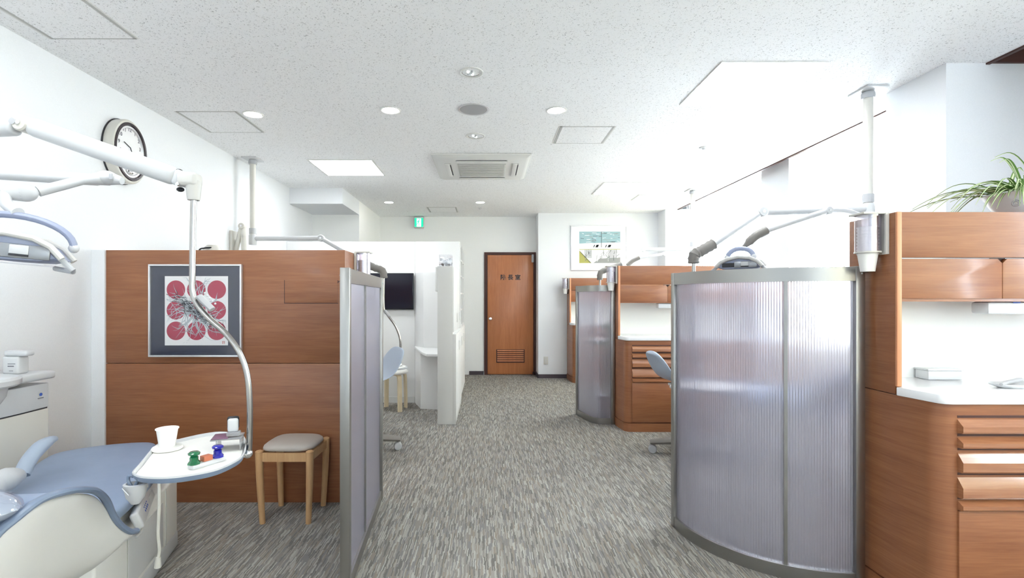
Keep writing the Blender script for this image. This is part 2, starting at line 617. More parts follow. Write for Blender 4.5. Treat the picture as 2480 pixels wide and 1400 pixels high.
# recess edge board (dark brown)
struct('trim_1', MB().box(2.890, 2.912, YB, 2.92, CEIL - .010, CEIL + .12).box(2.890, 2.912, 3.36, 7.66, CEIL - .010, CEIL + .12), M_brown)
struct('trim_2', MB().box(2.91, XR, 2.90, 2.919, CEIL - .004, CEIL + .12), M_brown)
struct('baseboard_far', MB().box(-.30, -.06, YF - .012, YF, 0, .06), M_base)
struct('baseboard_far_right', MB().box(.80, 1.30, YF2 - .012, YF2, 0, .06).box(.798, .81, YF2 - .012, YF, 0, .06), M_base)
struct('baseboard_left', MB().box(XL, XL + .012, YB, 7.0, 0, .06), M_cabg)

for i, (a, bb) in enumerate(((-4.8, 1.2), (3.42, 5.0), (5.62, 7.62))):
    w = struct('window_%d' % (i + 1), MB().box(XR + .09, XR + .095, a, bb, .85, 2.66), M_glass)
    fr = MB()
    fr.box(XR + .06, XR + .12, a, bb, .85, .90)
    fr.box(XR + .06, XR + .12, a, bb, 2.61, 2.66)
    n = 2 if bb - a < 3 else 4
    for k in range(n + 1):
        y = a + (bb - a) * k / n
        fr.box(XR + .06, XR + .12, max(a, y - .02), min(bb, y + .02), .90, 2.61)
    obj('window_frame', fr, M_winframe, w)
    portal((XR + .2, (a + bb) / 2, 1.755), 1.81, bb - a, (0, R(90), 0))

# vertical blinds
def slat_mesh(z0, z1):
    mb = MB()
    n = 5
    w = 0.089
    A = [((k / (n - 1) - .5) * w, 0.006 * (1 - (2 * k / (n - 1) - 1) ** 2)) for k in range(n)]
    rings = []
    for z in (z0, z1):
        rings.append([(x, y, z) for x, y in A] + [(x, y - .0012, z) for x, y in A[::-1]])
    mb.loft(rings)
    return mb


slat0 = None
for nm, a, bb, ang in (('near', -4.75, 1.15, 40), ('middle', 3.48, 5.02, 62), ('far', 5.64, 7.60, 62)):
    lab = {'near': 'cream vertical blind behind the camera, outside the view',
           'middle': 'cream vertical blind between the near and middle window pillars',
           'far': 'cream vertical blind beyond the middle window pillar'}[nm]
    t = thing('vertical_blind', lab, 'blind', (3.0, a, 0), 0, 'vertical window blinds')
    obj('head_rail', MB().box(2.98, 3.02, a, bb, CEIL + .07, CEIL + .12), M_brown, t)
    y = a + .05
    while y < bb - .03:
        if slat0 is None:
            slat0 = obj('slat', slat_mesh(.72, CEIL + .07), M_slat, t, local=True)
            o = slat0
        else:
            o = slat0.copy()
            C.objects.link(o)
            o.parent = t
        o.location = (0, y - a, 0)
        o.rotation_euler = (0, 0, R(ang + random.uniform(-3, 3)))
        y += .078

# ------------------------------------------------------------------ door
struct('door_light_block', MB().box(-.05, .81, YF + .1, YF + .12, 0, 2.1), M_brown)  # added dark backing, unseen; stops sky light leaking round the door
d = struct('door_1', MB().box(0.005, .765, YF - .01, YF + .03, 0.008, 1.985, .002), M_woodv)
d_fr = MB()
d_fr.box(-.05, 0, YF - .02, YF + .1, 0, 2.03)
d_fr.box(.77, .805, YF - .02, YF + .1, 0, 2.03)
d_fr.box(0, .77, YF - .02, YF + .1, 1.99, 2.03)
obj('door_frame', d_fr, M_brown, d)
lv = obj('louver', MB().box(.15, .62, YF - .016, YF - .009, .20, .42), M_brown, d)
for k in range(6):
    z = .22 + k * .034
    Ms = Matrix.Translation((.385, YF - .019, z + .012)) @ Matrix.Rotation(R(-35), 4, 'X')
    obj('louver_slat', MB().box(-.22, .22, -.003, .003, -.014, .014, M=Ms), M_woodv, lv)
kn = MB()
kn.lathe([(0, 0), (.028, 0), (.028, .006), (.012, .01), (.012, .03), (.026, .04), (.030, .055), (.022, .068), (0, .07)], n=20, M=Matrix.Rotation(R(90), 4, 'X'))
for v in kn.bm.verts:
    v.co += Vector((.055, YF - .01, .93))
obj('door_knob', kn, M_chrome, d)
obj('door_closer', MB().box(.73, .77, YF - .07, YF - .012, 1.86, 1.99, .012), M_greypl, d)
obj('door_hinge_foot', MB().box(.75, .79, YF - .05, YF - .012, .01, .05, .005), M_brown, d)


def text_mesh(txt, size, m, name, parent, Mx, extrude=0.001):
    cu = bpy.data.curves.new('text', 'FONT')
    cu.body = txt
    cu.size = size
    cu.extrude = extrude
    cu.align_x = 'CENTER'
    cu.offset = size * .018
    cu.resolution_u = 3
    to = bpy.data.objects.new('text', cu)
    C.objects.link(to)
    bpy.context.view_layer.update()
    me = bpy.data.meshes.new_from_object(to.evaluated_get(bpy.context.evaluated_depsgraph_get()))
    bpy.data.objects.remove(to)
    me.transform(Mx)
    if parent is not None:
        me.transform(root_matrix(parent).inverted())
    me.materials.clear()
    me.materials.append(m)
    o = bpy.data.objects.new(name, me)
    C.objects.link(o)
    o.parent = parent
    return o


FACE = Matrix.Rotation(R(90), 4, 'X')      # text facing -Y
text_mesh('院 長 室', .095, M_black, 'lettering', d, Matrix.Translation((.385, YF - .0125, 1.58)) @ FACE)

# wall outlet
t = thing('wall_outlet', 'ivory wall outlet plate low on the far right wall', 'outlet', (.93, YF2, .2))
x, z = (1322 - CX) / F * YF2, CH - (873 - CY) / F * YF2
obj('plate', MB().box(x - .035, x + .035, YF2 - .008, YF2, z - .06, z + .06, .003), M_creampl, t)
for dz in (-.035, 0, .035):
    obj('socket', MB().box(x - .015, x + .015, YF2 - .0095, YF2 - .007, z + dz - .011, z + dz + .011), M_cabg, t)

# ------------------------------------------------------------------ ceiling fittings
def panel_light(x0, x1, y0, y1, lab):
    t = thing('ceiling_panel_light', lab, 'ceiling light', ((x0 + x1) / 2, (y0 + y1) / 2, CEIL), 0, 'square ceiling panel lights')
    f = MB()
    for a in ((x0 - .02, x1 + .02, y0 - .02, y0), (x0 - .02, x1 + .02, y1, y1 + .02), (x0 - .02, x0, y0, y1), (x1, x1 + .02, y0, y1)):
        f.box(a[0], a[1], a[2], a[3], CEIL - .006, CEIL + .002)
    obj('frame', f, M_trimw, t)
    obj('diffuser', MB().box(x0, x1, y0, y1, CEIL - .003, CEIL + .001), M_panel, t)


panel_light(1.37, 1.95, 2.92, 3.52, 'large square ceiling light at upper right, nearest the pillar')
panel_light(1.38, 1.96, 5.91, 6.55, 'square ceiling light at far right, near the blown out window blinds')
panel_light(-1.75, -1.14, 4.95, 5.55, 'square ceiling light on the left, in front of the beam')
panel_light(1.37, 1.95, -.1, .5, 'square ceiling light behind the camera on the right')
panel_light(-1.75, -1.14, 1.3, 1.9, 'square ceiling light over the front dental chair, above the frame')
panel_light(-1.75, -1.14, -1.6, -1.0, 'square ceiling light behind the camera on the left')


def hatch(x0, x1, y0, y1, lab, m=None, wd=.014):
    t = thing('ceiling_hatch', lab, 'hatch', ((x0 + x1) / 2, (y0 + y1) / 2, CEIL), 0, 'ceiling access hatches')
    f = MB()
    for a in ((x0, x1, y0, y0 + .006), (x0, x1, y1 - .006, y1), (x0, x0 + wd, y0, y1), (x1 - wd, x1, y0, y1)):
        f.box(a[0], a[1], a[2], a[3], CEIL - .003, CEIL + .001)
    obj('frame', f, m or M_gseam, t)
    obj('lid', MB().box(x0 + wd + .004, x1 - wd - .004, y0 + .01, y1 - .01, CEIL - .0035, CEIL + .001), M_ceil, t)
    for a in ((x0 - .012, x0 - .002, y0, y1), (x1 + .002, x1 + .012, y0, y1)):
        obj('rim', MB().box(a[0], a[1], a[2], a[3], CEIL - .002, CEIL + .001), M_trimw, t)


hatch(.58, 1.01, 3.99, 4.42, 'ceiling access hatch right of the air conditioner')
hatch(-2.27, -1.83, 3.67, 4.13, 'ceiling access hatch on the left, above the clock')
hatch(-2.29, -1.84, 2.2, 2.648, 'ceiling access hatch at the top left corner of the view')
hatch(-.90, -.46, 7.49, 7.92, 'ceiling access hatch above the green exit sign', wd=.02)
hatch(1.98, 2.42, 6.60, 6.95, 'ceiling access hatch at far right beside the window blinds')


def downlight(px, py, lab, r=.075, kind='lit'):
    Y = (CEIL - CH) * F / (CY - py)
    X = (px - CX) / F * Y
    nm = {'lit': 'recessed_downlight', 'spot': 'recessed_spotlight', 'speaker': 'ceiling_speaker'}[kind]
    cat = {'lit': 'downlight', 'spot': 'spotlight', 'speaker': 'speaker'}[kind]
    t = thing(nm, lab, cat, (X, Y, CEIL), 0, {'lit': 'lit round downlights', 'spot': 'unlit round spotlights', 'speaker': None}[kind])
    fl = MB().lathe([(r, .002), (r, -.004), (r - .006, -.006), (r - .016, -.003), (r - .016, .004), (r, .002)], n=40)
    obj('trim_ring', fl, M_trimw if kind != 'speaker' else M_silver, t, local=True)
    if kind == 'lit':
        obj('lens', MB().lathe([(0, -.003), (r - .017, -.002), (r - .017, .001), (0, .001)], n=40), M_down, t, local=True)
    elif kind == 'speaker':
        obj('grille', MB().lathe([(0, -.007), (r - .05, -.0065), (r - .017, -.003), (r - .017, .001), (0, .001)], n=40), M_spk, t, local=True)
    else:
        obj('reflector', MB().lathe([(r - .017, -.002), (r - .02, .0), (0, .001), (0, .0012), (r - .017, .0012)], n=32), M_chrome, t, local=True)
        for k in range(5):
            a = 2 * PI * k / 5
            rr = .022 if k else 0
            obj('bulb', MB().ball((rr * math.cos(a), rr * math.sin(a), -.003), .009, 10), M_exitw if k % 2 else M_greypl, t, local=True)


downlight(946, 267, 'lit round downlight left of the round ceiling speaker')
downlight(1348, 267, 'lit round downlight right of the round ceiling speaker')
downlight(613, 277, 'lit round downlight beside the left ceiling hatch')
downlight(942, 490, 'small lit downlight far left, near the beam')
downlight(1163, 490, 'small lit downlight in the middle, nearest the door')
downlight(1141, 175, 'round spotlight nearest the camera, above the ceiling speaker', .073, 'spot')
downlight(1151, 329, 'round spotlight between the ceiling speaker and the air conditioner', .08, 'spot')
downlight(1147, 265, 'round grey mesh ceiling speaker in the middle of the ceiling', .115, 'speaker')


def small_disc(px, py, r, nm, lab, cat):
    Y = (CEIL - CH) * F / (CY - py)
    X = (px - CX) / F * Y
    t = thing(nm, lab, cat, (X, Y, CEIL))
    obj('base', MB().lathe([(0, .001), (r, .001), (r, -.006), (r * .7, -.01), (0, -.01)], n=24), M_whitepl, t, local=True)
    obj('sensor', MB().lathe([(0, -.01), (r * .4, -.01), (r * .35, -.024), (0, -.026)], n=16), M_whitepl, t, local=True)


small_disc(1163, 503, .035, 'sprinkler_head', 'tiny white sprinkler head behind the downlight near the door', 'sprinkler')
small_disc(1705, 357, .04, 'heat_detector', 'small white heat detector on the ceiling at right', 'detector')

# cassette air conditioner
t = thing('ceiling_air_conditioner', 'square white four-way ceiling air conditioner in the middle of the room', 'air conditioner', (-.055, 5.2, CEIL))
ax, ay, h = -.055, 5.2, .475
fr = MB()
fr.prism([(ax - h, ay - h), (ax + h, ay - h), (ax + h, ay + h), (ax - h, ay + h)], CEIL - .012, CEIL, .004)
fr.loft([[(ax - h + .01, ay - h + .01, CEIL - .012), (ax + h - .01, ay - h + .01, CEIL - .012), (ax + h - .01, ay + h - .01, CEIL - .012), (ax - h + .01, ay + h - .01, CEIL - .012)],
         [(ax - h + .05, ay - h + .05, CEIL - .035), (ax + h - .05, ay - h + .05, CEIL - .035), (ax + h - .05, ay + h - .05, CEIL - .035), (ax - h + .05, ay + h - .05, CEIL - .035)]])
obj('panel', fr, M_trimw, t)
obj('intake_grille', MB().box(ax - .24, ax + .24, ay - .24, ay + .24, CEIL - .042, CEIL - .034, .004), M_acgrille, t)
gf = MB()
for k in range(12):
    yy = ay - .22 + k * .04
    gf.box(ax - .225, ax + .225, yy - .003, yy + .003, CEIL - .045, CEIL - .041)
obj('grille_bars', gf, M_acgrille, t)
for dx, dy in ((0, -1), (0, 1), (-1, 0), (1, 0)):
    cxx, cyy = ax + dx * .335, ay + dy * .335
    if dx:
        obj('outlet_slot', MB().box(cxx - .03, cxx + .03, cyy - .25, cyy + .25, CEIL - .0375, CEIL - .034), M_gseam, t)
        obj('flap', MB().box(cxx - .028, cxx + .018, cyy - .245, cyy + .245, CEIL - .045, CEIL - .037, .003), M_trimw, t)
        obj('dark_gap', MB().box(cxx + .018, cxx + .03, cyy - .2, cyy + .2, CEIL - .0385, CEIL - .036), M_dark, t)
    else:
        obj('outlet_slot', MB().box(cxx - .25, cxx + .25, cyy - .03, cyy + .03, CEIL - .0375, CEIL - .034), M_gseam, t)
        obj('flap', MB().box(cxx - .245, cxx + .245, cyy - .018, cyy + .028, CEIL - .045, CEIL - .037, .003), M_trimw, t)
        obj('dark_gap', MB().box(cxx - .24, cxx + .24, cyy - .03, cyy - .02, CEIL - .0385, CEIL - .036), M_dark, t)

# exit sign
t = thing('exit_sign', 'green and white running-figure exit sign at the far ceiling edge', 'sign', (-1.13, 8.2, CEIL))
Y = 8.3
a0, a1 = P(1003, 526, Y), P(1026, 552, Y)
obj('housing', MB().box(a0.x, a1.x, Y - .03, YF, a1.z, CEIL - .01, .004), M_whitepl, t)
obj('face', MB().box(a0.x + .012, a1.x - .003, Y - .034, Y - .029, a1.z + .012, a0.z - .02), M_green, t)
pic = MB()
w, hh = a1.x - a0.x, a0.z - a1.z
q = lambda u, v: (a0.x + w * u, Y - .0355, a1.z + hh * v)
pic.poly([q(.30, .10), q(.76, .10), q(.76, .85), q(.30, .85)])
obj('doorway_mark', pic, M_exitw, t, recalc=False)
run = MB()
def lim(pts, r=.006):
    run.tube([Vector(q(u, v)) - Vector((0, .002, 0)) for u, v in pts], r, 6)
run.ball(Vector(q(.58, .76)) - Vector((0, .002, 0)), .010, 8)
lim([(.54, .68), (.46, .48)], .009)
lim([(.46, .48), (.56, .34), (.50, .18)], .006)
lim([(.46, .48), (.38, .32), (.28, .30)], .006)
lim([(.53, .64), (.66, .54), (.72, .60)], .005)
lim([(.53, .64), (.42, .62), (.38, .50)], .005)
obj('running_figure', run, M_green, t)

# ------------------------------------------------------------------ far picture
def frame(nm, lab, x0, x1, z0, z1, Yw, fw, m_fr, m_mat, dp=.02):
    t = thing(nm, lab, 'picture', ((x0 + x1) / 2, Yw, z0))
    f = MB()
    f.box(x0, x1, Yw - dp, Yw, z0, z0 + fw, .001)
    f.box(x0, x1, Yw - dp, Yw, z1 - fw, z1, .001)
    f.box(x0, x0 + fw, Yw - dp, Yw, z0 + fw, z1 - fw, .001)
    f.box(x1 - fw, x1, Yw - dp, Yw, z0 + fw, z1 - fw, .001)
    obj('frame', f, m_fr, t)
    obj('mat_board', MB().box(x0 + fw, x1 - fw, Yw - dp * .5, Yw, z0 + fw, z1 - fw), m_mat, t)
    return t


t = frame('framed_print', 'silver framed landscape print with white mat on the far wall', 1.325, 2.216, 1.709, 2.417, YF2, .014, M_silver, mat('white_mat_board', (0.86, 0.86, 0.87, 1), 0.4))
px0, px1, pz0, pz1 = 1.46, 2.11, 1.825, 2.325
yp = YF2 - .0105
q = lambda u, v, k=0: (px0 + (px1 - px0) * u, yp - .0004 * k, pz0 + (pz1 - pz0) * v)
print_mats = [mat('print_ground', srgb(228, 232, 230), .6), mat('print_teal', srgb(150, 182, 190), .6), mat('print_olive', srgb(176, 174, 96), .6),
              mat('print_grey', srgb(150, 152, 152), .6), mat('print_charcoal', srgb(70, 76, 84), .6), mat('print_white', srgb(244, 246, 248), .6)]
pb = MB()
pb.poly([q(0, 0), q(1, 0), q(1, 1), q(0, 1)], 0)
pb.poly([q(0, .62, 1), q(1, .66, 1), q(1, 1, 1), q(0, 1, 1)], 1)
pb.poly([q(0, 0, 1), q(.30, 0, 1), q(0, .40, 1)], 2)
pb.poly([q(.34, 0, 1), q(1, 0, 1), q(1, .18, 1), q(.5, .14, 1)], 3)
pb.poly([q(.08, .46, 2), q(.46, .46, 2), q(.46, .60, 2), q(.30, .64, 2), q(.08, .62, 2)], 5)
pb.poly([q(.6, .48, 2), q(.84, .48, 2), q(.82, .62, 2), q(.64, .64, 2)], 5)
rd = random.Random(3)
def stroke(x0_, v0, x1_, v1, wd_, mi, k):
    dx, dz = x1_ - x0_, v1 - v0
    l = math.hypot(dx, dz) + 1e-6
    nx, nz = -dz / l * wd_, dx / l * wd_
    pb.poly([q(x0_ + nx, v0 + nz, k), q(x1_ + nx, v1 + nz, k), q(x1_ - nx, v1 - nz, k), q(x0_ - nx, v0 - nz, k)], mi)
for i in range(60):
    u, v = rd.uniform(.02, .95), rd.uniform(.66, .97)
    stroke(u, v, min(.99, u + rd.uniform(.03, .12)), v + rd.uniform(-.02, .02), .006, rd.choice((3, 4, 1, 5)), 3)
for i in range(50):
    u, v = rd.uniform(.12, .95), rd.uniform(.02, .36)
    stroke(u, v, min(.98, u + rd.uniform(-.02, .08)), min(.44, v + rd.uniform(.02, .16)), .005, rd.choice((3, 4, 3, 0)), 3)
for i in range(14):
    u = .14 + i * .025 if i < 7 else .72 + (i - 7) * .03
    stroke(u, .16, u, .42, .004, 4, 4)
for i in range(10):
    u = rd.uniform(.3, .45) if i % 2 else rd.uniform(.62, .75)
    stroke(u, .5, u + .03, .58, .012, 4, 4)
stroke(0, .43, 1, .44, .008, 2, 5)
stroke(.54, .5, .54, 1, .006, 4, 5)
stroke(.28, 0, .02, .36, .006, 4, 5)
obj('printed_landscape', pb, print_mats, t, recalc=False)

# ------------------------------------------------------------------ cherry treatment cabinets
def cabinet(nm, lab, loc, rz, Wd, top, back=False, detail=True, zw=.895, lower=0.0):
    """local frame: origin on the floor at the aisle-side corner of the upper unit's front; x to the window, front faces -y"""
    t = thing(nm, lab, 'cabinet', loc, rz, 'cherry wood treatment cabinets')
    D = .26
    def o(name, mb, m, parent=None, **k):
        return obj(name, mb, m, parent or t, local=True, **k)
    # upper: side panel, top panel, two flip doors
    o('side_panel', MB().box(0, .018, 0.0, D, zw - .031, top, .002), M_wood)
    o('edge_strip', MB().box(-.001, .019, -.012, 0.0, zw + .001, top, .003), M_woodrim)
    o('end_panel', MB().box(Wd - .018, Wd, 0, D, zw + .002, top, .002), M_wood)
    o('top_panel', MB().box(.019, Wd, -.004, .016, top - .185, top, .002), M_wood)
    o('top_board', MB().box(.018, Wd - .018, .016, D, top - .02, top - .004), M_wood)
    z0, z1 = top - .352, top - .190
    n = 2
    w = (Wd - .03) / n
    split = .435 if Wd < 1.42 else .486
    edges = [.021, split, min(Wd - .021, split * 2), Wd - .021] if Wd > 1.2 else [.021, split, Wd - .021]
    for k in range(len(edges) - 1):
        a, c = edges[k] + .001, edges[k + 1] - .001
        nt_ = .018
        poly = [(a, z0), (c, z0), (c, z1 - nt_), (c - nt_, z1), (a + (nt_ if k else 0), z1), (a, z1 - (nt_ if k else 0))]
        if k == 0:
            poly = [(a, z0), (c, z0), (c, z1 - nt_), (c - nt_, z1), (a, z1)]
        fd = o('flip_door', MB().prism([(x, -z) for x, z in poly], -.002, .016, .001, M=Matrix.Rotation(R(-90), 4, 'X')), M_wood)
    o('finger_notch', MB().box(split - .03, split + .03, .017, .022, z1 - .03, z1 + .004), M_brown)
    o('shelf_bottom', MB().box(.018, Wd - .018, .004, D, z0 - .012, z0), M_wood)
    o('backsplash', MB().box(.018, Wd - .018, D - .018, D - .004, zw, z0 - .012), M_splash)
    o('splash_board', MB().box(.018, .019, .016, D - .018, zw, z0 - .012), M_splash)
    o('under_light', MB().box(.40, .85, .02, .10, z0 - .065, z0 - .013, .012), M_whitepl)
    # worktop
    o('worktop', MB().prism([(.0195, D), (.0195, -.0125), (-.004, -.0125), (.022, -.17), (.035, -.186), (.06, -.192), (Wd, -.192), (Wd, D)], zw - .034, zw, .003), M_counter)
    # base carcass with the rounded corner
    def plan(e=0.0):
        pts = [(0 + e, D), (0 + e, 0.0), (.018 + e, -.11)]
        for k in range(7):
            a = R(185 + k * 85 / 6)
            pts.append((.083 + (.065 - e) * math.cos(a), -.115 + (.065 - e) * math.sin(a)))
        pts += [(Wd, -.18 + e), (Wd, D)]
        return pts
    o('carcass', MB().prism(plan(), .085, zw - .034), M_wood)
    o('plinth', MB().prism(plan(-.004 if detail else .006), lower, .08), M_wood)
    x0, x1 = .085, min(Wd - .02, .085 + .62)
    rows = [(.81, .755), (.742, .70), (.69, .61), (.598, .515), (.508, .47)]
    for kx in range(2 if Wd > 1.2 else 1):
        a = x0 + kx * .64
        c = min(a + .63, Wd - .02)
        for zt, zb in rows:
            hgt = zt - zb
            prof = [(0, zt), (.030, zt - hgt * .52), (.030, zb + .006), (.024, zb), (0, zb)]
            mb = MB()
            mb.loft([[(a, -.18 - yy + .006, zz) for yy, zz in prof], [(c, -.18 - yy + .006, zz) for yy, zz in prof]])
            dr = o('drawer', mb, M_woodgl)
            gp = MB().box(a, c, -.1815, -.178, zt, zt + .009)
            o('shadow_slot', gp, M_brown, dr)
        o('door_panel', MB().box(a, c, -.188, -.176, .09, .466, .002), M_wood)
    if back:
        o('back_panel', MB().box(0, Wd, D, D + .016, zw - .032, top, .0015), M_wood)
        o('back_panel', MB().box(0, Wd, D, D + .016, 0, zw - .036, .0015), M_wood)
        o('access_panel', MB().box(.045, .37, D + .015, D + .0185, top - .325, top - .185, .001), M_wood)
        gp = MB()
        for aa in ((.041, .374, top - .189, top - .185), (.041, .374, top - .329, top - .325), (.37, .374, top - .329, top - .185)):
            gp.box(aa[0], aa[1], D + .015, D + .0168, aa[2], aa[3])
        o('access_panel_joint', gp, M_brown)
        o('finger_notch', MB().prism([(.028, -(top - .19)), (.062, -(top - .19)), (.045, -(top - .205))], D + .0155, D + .017, M=Matrix.Rotation(R(-90), 4, 'X') @ Matrix.Identity(4)), M_brown)
    return t


cabinet('treatment_cabinet', 'nearest cherry wood cabinet at the right edge, potted plant on top', (1.66, 2.05, 0), 0, 1.40, 1.605)
cabinet('treatment_cabinet', 'middle cherry wood cabinet behind the large frosted screen', (1.28, 4.93, 0), 0, 1.45, 1.578)
cabinet('treatment_cabinet', 'far cherry wood cabinet against the far wall, partly behind the small screen', (1.26, 7.70, 0), 0, 1.43, 1.575)
cabinet('treatment_cabinet', 'left cherry wood cabinet seen from its back, large red print on it', (-.876, 3.376, 0), PI, 1.47, 1.553, back=True, zw=.89)
struct('trim_3', MB().box(XL + .001, -2.347, 3.09, 3.35, 0, 1.553), M_wall)

# objects on the nearest worktop
t = thing('instrument_dish', 'small white plastic instrument tray with dark edge on the nearest worktop', 'dish', (2.05, 2.02, .895))
obj('dish', MB().lathe([(0, .002), (.05, 0), (.075, .012), (.08, .018), (.072, .016), (.05, .008), (0, .008)], (2.12, 2.02, .8955), sx=1.3, sy=.6), M_whitepl, t)
obj('instrument', MB().tube([(2.02, 1.98, .915), (2.06, 2.0, .920), (2.16, 2.04, .924)], [.006, .008, .01], 10), M_greypl, t)
t = thing('splash_box', 'low white box standing against the nearest backsplash', 'box', (1.95, 2.25, .895))
obj('box', MB().box(1.94, 2.09, 2.215, 2.285, .8955, .935, .004), M_whitepl, t)
obj('lid', MB().box(1.936, 2.094, 2.211, 2.289, .935, .944, .003), M_whitepl, t)
t = thing('sticker', 'blue lettered sticker on the lamp under the nearest cabinet', 'sticker', (2.2, 2.07, 1.24))
obj('lettering', MB().box(2.17, 2.20, 2.0685, 2.0697, 1.243, 1.249).box(2.203, 2.225, 2.0685, 2.0697, 1.241, 1.248).box(2.16, 2.19, 2.0685, 2.0697, 1.234, 1.239), M_marks, t)

# ------------------------------------------------------------------ picture on the left cabinet
t = frame('framed_print', 'silver framed print of nine red discs with a slate mat on the left cabinet', -2.071, -1.502, .898, 1.464, 3.099, .010, M_silver, M_mat_blue, .024)
x0, x1, z0, z1 = -1.975, -1.588, .968, 1.392
yp = 3.099 - .0135
obj('paper', MB().box(x0, x1, yp, yp + .0015, z0, z1), M_paper, t)
dm = MB()
cs = []
for r_ in range(3):
    for c_ in range(3):
        cxx = x0 + .0685 + c_ * .125
        czz = z1 - .083 - r_ * .126
        cs.append((cxx, czz))
        dm.poly([(cxx + .057 * math.cos(-2 * PI * k / 36), yp - .0006, czz + .057 * math.sin(-2 * PI * k / 36)) for k in range(36)])
obj('red_discs', dm, M_pink, t, recalc=False)
rd = random.Random(11)
tw = [MB(), MB()]
mid = Vector((x0 + .19, 0, (z0 + z1) / 2 - .0))
def twig(p, ang, ln, wd, layer, dark):
    pts = []
    curv = rd.uniform(-5, 5)
    n = 7
    for k in range(n + 1):
        pts.append(p.copy())
        ang += curv * ln / n * 2.2 + rd.uniform(-.22, .22)
        p = p + Vector((math.cos(ang), 0, math.sin(ang))) * ln / n
        p.x = min(max(p.x, x0 + .012), x1 - .012)
        p.z = min(max(p.z, z0 + .03), z1 - .01)
    bm = tw[1 if dark else 0].bm
    off = 0.0 if not dark else -.0004
    prev = None
    for k in range(n + 1):
        d_ = (pts[min(k + 1, n)] - pts[max(k - 1, 0)])
        if d_.length < 1e-6:
            d_ = Vector((1, 0, 0))
        d_.normalize()
        nv = Vector((-d_.z, 0, d_.x)) * wd * (1 - k / (n + .8)) * .5
        a_ = bm.verts.new((pts[k].x + nv.x, yp - .001 - layer * .00002 + off, pts[k].z + nv.z))
        b_ = bm.verts.new((pts[k].x - nv.x, yp - .001 - layer * .00002 + off, pts[k].z - nv.z))
        if prev:
            bm.faces.new((prev[0], prev[1], b_, a_))
        prev = (a_, b_)
    return pts
for i in range(46):
    a = rd.uniform(0, 2 * PI)
    st = mid + Vector((math.cos(a), 0, math.sin(a))) * rd.uniform(.02, .05)
    pts = twig(st, a + rd.uniform(-.4, .4), rd.uniform(.11, .22), .0075, i, False)
    br = pts[rd.randint(3, 6)]
    twig(br, a + rd.choice((-.8, .8)), rd.uniform(.03, .07), .0055, i, False)
for i in range(120):
    ax_ = rd.gauss(0, .07)
    st = mid + Vector((ax_, 0, -ax_ * .62 + rd.gauss(0, .022)))
    twig(st, -.6 + rd.uniform(-.7, .7) + rd.choice((0, PI)), rd.uniform(.03, .08), .0045, i + 40, False)
    twig(st + Vector((.002, 0, -.002)), -.6 + rd.uniform(-.7, .7) + rd.choice((0, PI)), rd.uniform(.03, .07), .0042, i + 40, True)
obj('pale_twigs', tw[0], M_inkgrey, t, recalc=False)
obj('black_twigs', tw[1], M_ink, t, recalc=False)
sl = MB()
sx_, sz_ = x1 - .028, z0 + .018
for aa in ((-.006, .0, -.008, -.0062), (-.006, .0, .006, .008), (-.006, -.0045, -.008, .008), (-.003, -.0015, -.006, .006),
           (.003, .009, -.008, -.0062), (.003, .009, .006, .008), (.0075, .009, -.008, .008), (.003, .0045, -.004, .008), (.003, .008, -.0008, .0008)):
    sl.box(sx_ + aa[0], sx_ + aa[1], yp - .001, yp, sz_ + aa[2], sz_ + aa[3])
obj('red_seal', sl, M_red, t)
sg = MB()
for k, uu in enumerate((.118, .135)):
    sg.tube([(x0 + uu + .004 * math.cos(a * 1.3), yp - .0005, z0 + .016 + .003 * math.sin(a * 2)) for a in range(5)], .0004, 5)
obj('pencil_signature', sg, M_inkgrey, t)
obj('glazing', MB().box(-2.061, -1.512, 3.099 - .0205, 3.099 - .0195, .908, 1.454), M_pglass, t)

# ------------------------------------------------------------------ screens
def ribbed_panel(name, path, z0, z1, th, parent, m):
    """path: plan polyline; ribs of 12 mm pitch"""
    P_ = [Vector((p[0], p[1], 0)) for p in path]
    ds = [0.0]
    for i in range(1, len(P_)):
        ds.append(ds[-1] + (P_[i] - P_[i - 1]).length)
    tot = ds[-1]
    n = max(2, int(tot / .0055))
    pts = []
    for k in range(n + 1):
        s = tot * k / n
        i = max(j for j in range(len(ds)) if ds[j] <= s + 1e-9)
        i = min(i, len(P_) - 2)
        u = (s - ds[i]) / (ds[i + 1] - ds[i])
        p = P_[i].lerp(P_[i + 1], u)
        d_ = (P_[i + 1] - P_[i]).normalized()
        nv = Vector((-d_.y, d_.x, 0))
        off = .0009 if k % 2 else -.0009
        pts.append((p + nv * (th / 2 + off), p - nv * (th / 2 + off)))
    bm = MB()
    ring = lambda z: [(a.x, a.y, z) for a, _ in pts] + [(c.x, c.y, z) for _, c in pts[::-1]]
    bm.loft([ring(z0), ring(z1)])
    return obj(name, bm, m, parent, ang=20)


def rail(path, z0, z1, th):
    P_ = [Vector((p[0], p[1], 0)) for p in path]
    L_, R_ = [], []
    for i in range(len(P_)):
        d_ = (P_[min(i + 1, len(P_) - 1)] - P_[max(i - 1, 0)]).normalized()
        nv = Vector((-d_.y, d_.x, 0)) * th / 2
        L_.append(P_[i] + nv)
        R_.append(P_[i] - nv)
    ring = lambda z: [(a.x, a.y, z) for a in L_] + [(a.x, a.y, z) for a in R_[::-1]]
    return MB().loft([ring(z0), ring(z1)])


